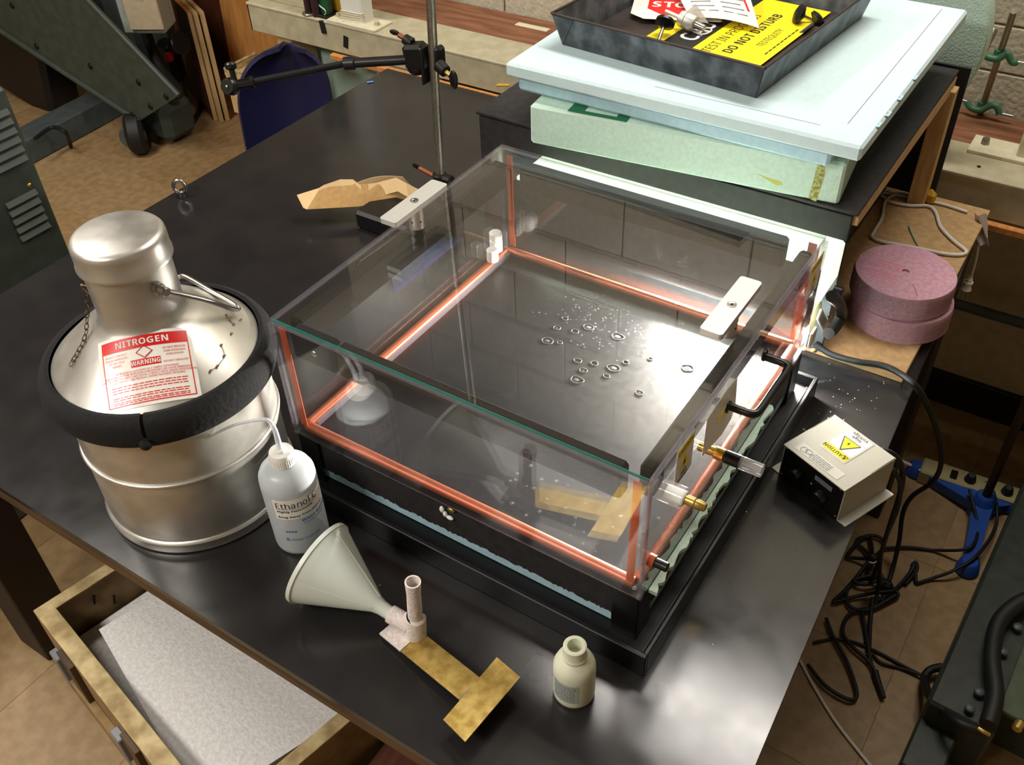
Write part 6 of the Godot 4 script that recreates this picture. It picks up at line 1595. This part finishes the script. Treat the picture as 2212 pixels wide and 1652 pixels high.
func crate() -> void:
	# plywood crate half under the bench, turned slightly
	var o = Vector3(-0.4884, 0.0, 0.8041)
	var c = thing("plywood_crate", "open plywood crate with foam sheets, half under the bench", "crate", o, -11.4)
	var L = 0.575
	var D = 0.42
	var H = 0.40
	var t = 0.018
	part("front_panel", MB.new().box(Vector3(L / 2, H / 2, -t / 2), Vector3(L, H, t), 0.001), M.crate_in, c)
	part("back_panel", MB.new().box(Vector3(L / 2, H / 2, -D + t / 2), Vector3(L, H, t), 0.001), M.crate_in, c)
	part("end_panel", MB.new().box(Vector3(t / 2, H / 2, -D / 2), Vector3(t, H, D - 2 * t), 0.001), M.crate_in, c)
	part("end_panel", MB.new().box(Vector3(L - t / 2, H / 2, -D / 2), Vector3(t, H, D - 2 * t), 0.001), M.crate_in, c)
	part("bottom", MB.new().box(Vector3(L / 2, 0.009, -D / 2), Vector3(L - 2 * t, 0.018, D - 2 * t)), M.crate_in, c)
	part("rim_edge", MB.new().box(Vector3(L / 2, H + 0.001, -0.0155), Vector3(L, 0.003, 0.031), 0.0008), M.ply_edge, c)
	part("rim_edge", MB.new().box(Vector3(0.0125, H + 0.001, -D / 2 - 0.015), Vector3(0.025, 0.003, D - 0.03), 0.0008), M.ply_edge, c)
	part("rim_edge", MB.new().box(Vector3(L - 0.0125, H + 0.001, -D / 2 - 0.015), Vector3(0.025, 0.003, D - 0.03), 0.0008), M.ply_edge, c)
	part("outer_batten", MB.new().box(Vector3(L / 2, H - 0.16, 0.007), Vector3(L - 0.02, 0.07, 0.014), 0.001), M.crate_in, c)
	for x in [0.06, 0.28, 0.50]:
		part("latch", MB.new().box(Vector3(x, H - 0.11, 0.008), Vector3(0.03, 0.10, 0.016), 0.002), M.plastic_grey, c)
		part("batten", MB.new().box(Vector3(x + 0.06, H - 0.08, 0.005), Vector3(0.05, 0.13, 0.010), 0.001), M.brown_edge, c)
	for q in [[0.020, 0.35, -0.09], [0.020, 0.32, -0.12]]:
		part("nail", MB.new().cyl(Vector3(q[0], q[1], q[2]), Vector3(q[0] + 0.001, q[1] + 0.02, q[2] - 0.005), 0.002, 6), M.iron_black, c)
	# white packing foam sheets inside
	var ci = c.global_transform
	var f1 = thing("packing_sheet", "white packing foam sheet lying flat low in the crate", "foam sheet", ci * Vector3(L / 2, 0.30, -D / 2), -11.4)
	part("sheet", MB.new().box(Vector3(-0.01, 0.0, 0.01), Vector3(L - 0.075, 0.030, D - 0.06), 0.008), M.packing, f1)
	var f2 = thing("packing_sheet", "white packing foam sheet lying askew on top in the crate", "foam sheet", ci * Vector3(L / 2 + 0.035, 0.335, -D / 2 + 0.0), -18.0)
	part("sheet", MB.new().shell(16, 12, func(u, w): return Vector3((u - 0.5) * 0.40, 0.016 + 0.030 * (1.0 - u) + 0.004 * sin(w * 6.0), (0.5 - w) * 0.34), 0.016), M.packing, f2)
	# red-brown cabinet beside the crate under the bench
	var b = thing("brown_cabinet", "low red-brown wooden box beside the crate under the bench", "box", Vector3(0.40, 0, 0.52))
	part("body", MB.new().box(Vector3(0, 0.15, 0.0), Vector3(0.50, 0.30, 0.60), 0.004), M.mahogany, b)
	part("top_batten", MB.new().box(Vector3(0.0, 0.306, 0.05), Vector3(0.03, 0.012, 0.48), 0.001), M.crate_in, b)
	part("lid", MB.new().box(Vector3(0.14, 0.308, 0.0), Vector3(0.21, 0.016, 0.58), 0.002), M.dark_board, b)

func cables() -> void:
	var r = 0.0052
	var c = thing("lamp_cable", "thick black cable from the work lamp over the bench edge", "cable", Vector3(0.5963, 0.7720, -0.1275))
	wpart("cable", MB.new().tube([Vector3(0.5278, 0.7900, -0.1150), Vector3(0.5403, 0.7840, -0.1157), Vector3(0.5607, 0.7790, -0.1156), Vector3(0.5996, 0.7790, -0.1198), Vector3(0.6359, 0.7790, -0.1307), Vector3(0.6669, 0.7770, -0.1269), Vector3(0.6976, 0.7680, -0.1183), Vector3(0.7206, 0.6800, -0.1836), Vector3(0.7439, 0.5300, -0.2982), Vector3(0.7604, 0.4000, -0.3787), Vector3(0.7567, 0.3000, -0.4268), Vector3(0.7282, 0.2200, -0.4454), Vector3(0.7222, 0.1500, -0.4546), Vector3(0.7353, 0.0800, -0.4380), Vector3(0.7451, 0.0200, -0.3926), Vector3(0.7500, 0.0120, -0.3142)], r, 10), M.black_rubber, c)
	var h = thing("supply_cable", "pair of black cables hanging from the supply box to the floor", "cable", Vector3(0.7228, 0.0000, -0.4121))
	wpart("cable", MB.new().tube([Vector3(0.6940, 0.7900, 0.0699), Vector3(0.7087, 0.7850, 0.0640), Vector3(0.7216, 0.7600, 0.0497), Vector3(0.7283, 0.6800, -0.0037), Vector3(0.7267, 0.5500, -0.0879), Vector3(0.7217, 0.3800, -0.1810), Vector3(0.7185, 0.1800, -0.2886), Vector3(0.7305, 0.0500, -0.3272), Vector3(0.7409, 0.0100, -0.2958)], 0.0045, 10), M.black_rubber, h)
	wpart("cable", MB.new().tube([Vector3(0.7143, 0.7750, 0.0818), Vector3(0.7215, 0.7300, 0.0439), Vector3(0.7282, 0.6600, -0.0080), Vector3(0.7285, 0.5000, -0.1160), Vector3(0.7194, 0.3000, -0.2310), Vector3(0.7160, 0.1200, -0.3209), Vector3(0.7141, 0.0300, -0.3347)], 0.0040, 10), M.black_rubber, h)
	# tangle on the floor
	var t = thing("cable_tangle", "tangle of black cables tied together on the floor", "cables", Vector3(0.7006, 0.0000, -0.3984))
	var y = 0.012
	for q in [
		[Vector3(0.6966, 0.0300, -0.4071), Vector3(0.6758, 0.0120, -0.4346), Vector3(0.6491, 0.0120, -0.4502), Vector3(0.6584, 0.0120, -0.4721), Vector3(0.6742, 0.0120, -0.4737), Vector3(0.6946, 0.0300, -0.4136)],
		[Vector3(0.6966, 0.0300, -0.4071), Vector3(0.7077, 0.0120, -0.4701), Vector3(0.6903, 0.0120, -0.4917), Vector3(0.6621, 0.0120, -0.4777), Vector3(0.6513, 0.0120, -0.4435), Vector3(0.6442, 0.0120, -0.3993), Vector3(0.6598, 0.0120, -0.4011), Vector3(0.6930, 0.0300, -0.4018)],
		[Vector3(0.7007, 0.0300, -0.3942), Vector3(0.6971, 0.0120, -0.3778), Vector3(0.7124, 0.0120, -0.3690), Vector3(0.7209, 0.0120, -0.3924), Vector3(0.7068, 0.0300, -0.3980)],
		[Vector3(0.6922, 0.0300, -0.4044), Vector3(0.6833, 0.0120, -0.3616), Vector3(0.6714, 0.0120, -0.3020), Vector3(0.6601, 0.0120, -0.2585), Vector3(0.6904, 0.0120, -0.2918), Vector3(0.7300, 0.0200, -0.3239), Vector3(0.7625, 0.0200, -0.3513), Vector3(0.7490, 0.0200, -0.3621)],
		[Vector3(0.7030, 0.0300, -0.4033), Vector3(0.7292, 0.0120, -0.3824), Vector3(0.7554, 0.0120, -0.3642), Vector3(0.7746, 0.0120, -0.3511), Vector3(0.7586, 0.0120, -0.3194), Vector3(0.7312, 0.0120, -0.2768), Vector3(0.6991, 0.0120, -0.2654), Vector3(0.6801, 0.0120, -0.2854), Vector3(0.6760, 0.0120, -0.3196), Vector3(0.6926, 0.0120, -0.3492), Vector3(0.7239, 0.0200, -0.3600), Vector3(0.7450, 0.0300, -0.3509)],
		[Vector3(0.7319, 0.0300, -0.3605), Vector3(0.7057, 0.0200, -0.3354), Vector3(0.6804, 0.0200, -0.3331), Vector3(0.7150, 0.0300, -0.3650)],
		[Vector3(0.7704, 0.0200, -0.3416), Vector3(0.7410, 0.0120, -0.2942), Vector3(0.7065, 0.0120, -0.2586), Vector3(0.6973, 0.0120, -0.2248), Vector3(0.7062, 0.0120, -0.1890), Vector3(0.7363, 0.0120, -0.1674), Vector3(0.7738, 0.0120, -0.1514), Vector3(0.7959, 0.0120, -0.1268), Vector3(0.8222, 0.0120, -0.0874)],
		[Vector3(0.7217, 0.0120, -0.2652), Vector3(0.7425, 0.0120, -0.2252), Vector3(0.7618, 0.0120, -0.1832), Vector3(0.7787, 0.0120, -0.1480)],
		[Vector3(0.7295, 0.0200, -0.3091), Vector3(0.7472, 0.0120, -0.2419), Vector3(0.7669, 0.0120, -0.1732), Vector3(0.7754, 0.0120, -0.1524)],
		[Vector3(0.6615, 0.0120, -0.2096), Vector3(0.6899, 0.0120, -0.1721), Vector3(0.7349, 0.0120, -0.1272), Vector3(0.7716, 0.0120, -0.0743), Vector3(0.7744, 0.0120, -0.0514), Vector3(0.7530, 0.0120, -0.0442), Vector3(0.7119, 0.0120, -0.0519), Vector3(0.6678, 0.0120, -0.0789)],
		[Vector3(0.7814, 0.0200, -0.4454), Vector3(0.7773, 0.0120, -0.4121), Vector3(0.7623, 0.0120, -0.3581), Vector3(0.7372, 0.0120, -0.3062)]]:
		wpart("cable", MB.new().tube(q, 0.0042, 8), M.black_rubber, t)
	wpart("cable_end", MB.new().tube([Vector3(0.7902, 0.0120, -0.1360), Vector3(0.8048, 0.0120, -0.1135), Vector3(0.8236, 0.0120, -0.0858)], 0.0075, 10, false, 4, 0.005), M.black_rubber, t)
	wpart("knot", MB.new().ball(Vector3(0.6970, 0.0300, -0.4058), Vector3(0.014, 0.014, 0.012), 14, 8), M.black_rubber, t)
	wpart("knot", MB.new().ball(Vector3(0.7421, 0.0200, -0.3578), Vector3(0.018, 0.012, 0.014), 14, 8), M.black_rubber, t)
	wpart("cable_tie", MB.new().tube([Vector3(0.6950, 0.0450, -0.3784), Vector3(0.7030, 0.0480, -0.3775), Vector3(0.7091, 0.0450, -0.3901)], 0.002, 6), M.white_cord, t)
	var a = thing("plug_cord", "black cord running from the first strip plug over the floor", "cord", Vector3(0.7913, 0.0000, -0.5217))
	wpart("cord", MB.new().tube([Vector3(0.8294, 0.0600, -0.6996), Vector3(0.8519, 0.0500, -0.6606), Vector3(0.8753, 0.0300, -0.6204), Vector3(0.8790, 0.0450, -0.5567), Vector3(0.8621, 0.0400, -0.5275), Vector3(0.8097, 0.0080, -0.5239), Vector3(0.7534, 0.0080, -0.4989), Vector3(0.7048, 0.0120, -0.4620)], 0.0038, 8), M.black_rubber, a)
	var b = thing("plug_cord", "black cord looping from the second strip plug past the blue foot", "cord", Vector3(0.8458, 0.0000, -0.4726))
	wpart("cord", MB.new().tube([Vector3(0.8780, 0.0600, -0.7259), Vector3(0.8997, 0.0400, -0.6917), Vector3(0.9093, 0.0300, -0.6331), Vector3(0.8923, 0.0450, -0.5214), Vector3(0.8598, 0.0300, -0.4664), Vector3(0.8228, 0.0080, -0.4362), Vector3(0.8003, 0.0080, -0.4103), Vector3(0.7913, 0.0140, -0.4265), Vector3(0.7777, 0.0140, -0.4455), Vector3(0.7827, 0.0140, -0.4609), Vector3(0.7901, 0.0120, -0.4397), Vector3(0.7792, 0.0100, -0.3895)], 0.0038, 8), M.black_rubber, b)
	var d = thing("floor_cord", "thin black cord running to the black hose", "cord", Vector3(0.7483, 0.0000, -0.1841))
	wpart("cord", MB.new().tube([Vector3(0.6588, 0.0060, -0.1399), Vector3(0.6914, 0.0060, -0.1710), Vector3(0.7359, 0.0060, -0.1878), Vector3(0.7848, 0.0060, -0.1889), Vector3(0.8344, 0.0060, -0.1846), Vector3(0.8773, 0.0120, -0.1776)], 0.0032, 8), M.black_rubber, d)
	wpart("cord", MB.new().tube([Vector3(0.7732, 0.0060, -0.1791), Vector3(0.7963, 0.0060, -0.1673), Vector3(0.8366, 0.0060, -0.1769), Vector3(0.8773, 0.0120, -0.1776)], 0.0030, 8), M.black_rubber, d)
	var w = thing("floor_cord", "thin white cord running straight over the floor tiles", "cord", Vector3(0.7539, 0.0000, 0.0071))
	wpart("cord", MB.new().tube([Vector3(0.6449, 0.0040, -0.0903), Vector3(0.6980, 0.0040, -0.0402), Vector3(0.7651, 0.0040, 0.0146), Vector3(0.8618, 0.0040, 0.0742)], 0.0034, 8), M.white_cord, w)
	# crumbs on the bench
	var rng = RandomNumberGenerator.new()
	rng.seed = 40
	var cr = MB.new()
	for i in 34:
		var p = Vector3(0.6205, 0.7605, -0.0162) + Vector3(rng.randfn(0, 0.03), 0, rng.randfn(0, 0.045))
		if p.x > 0.7: continue
		var s = rng.randf_range(0.0005, 0.0014)
		cr.ball(p, Vector3(s, s * 0.7, s), 6, 4)
	for q in [Vector3(0.5672, 0.7605, 0.2545), Vector3(0.6166, 0.7605, 0.4773)]:
		cr.ball(q, Vector3(0.0011, 0.001, 0.0011), 6, 4)
	var co = part("foam_crumbs", cr, M.cap_white, self)
	tag(co, "white foam crumbs scattered on the bench near the supply box", "crumbs")
	co.set_meta("kind", "stuff")
	# torn clear plastic lying against the chamber's right side
	var pl = thing("plastic_wrap", "crumpled clear plastic lying beside the chamber's right side", "plastic", Vector3(0.5440, 0.7650, -0.0402))
	var nz = FastNoiseLite.new()
	nz.seed = 5
	nz.frequency = 30.0
	wpart("sheet", MB.new().grid(14, 14, func(u, w): return Vector3(0.5434, 0.7625, 0.0081).lerp(Vector3(0.5559, 0.7625, -0.0507), u).lerp(Vector3(0.5492, 0.7625, -0.0272).lerp(Vector3(0.5422, 0.7625, -0.0716), u), w) + Vector3(0.04 * (u - 0.5), 0.006 + 0.006 * nz.get_noise_2d(u, w), 0.03 * (w - 0.5))), glass(0.12, Color(0.9, 0.9, 0.95), 0.05), pl)
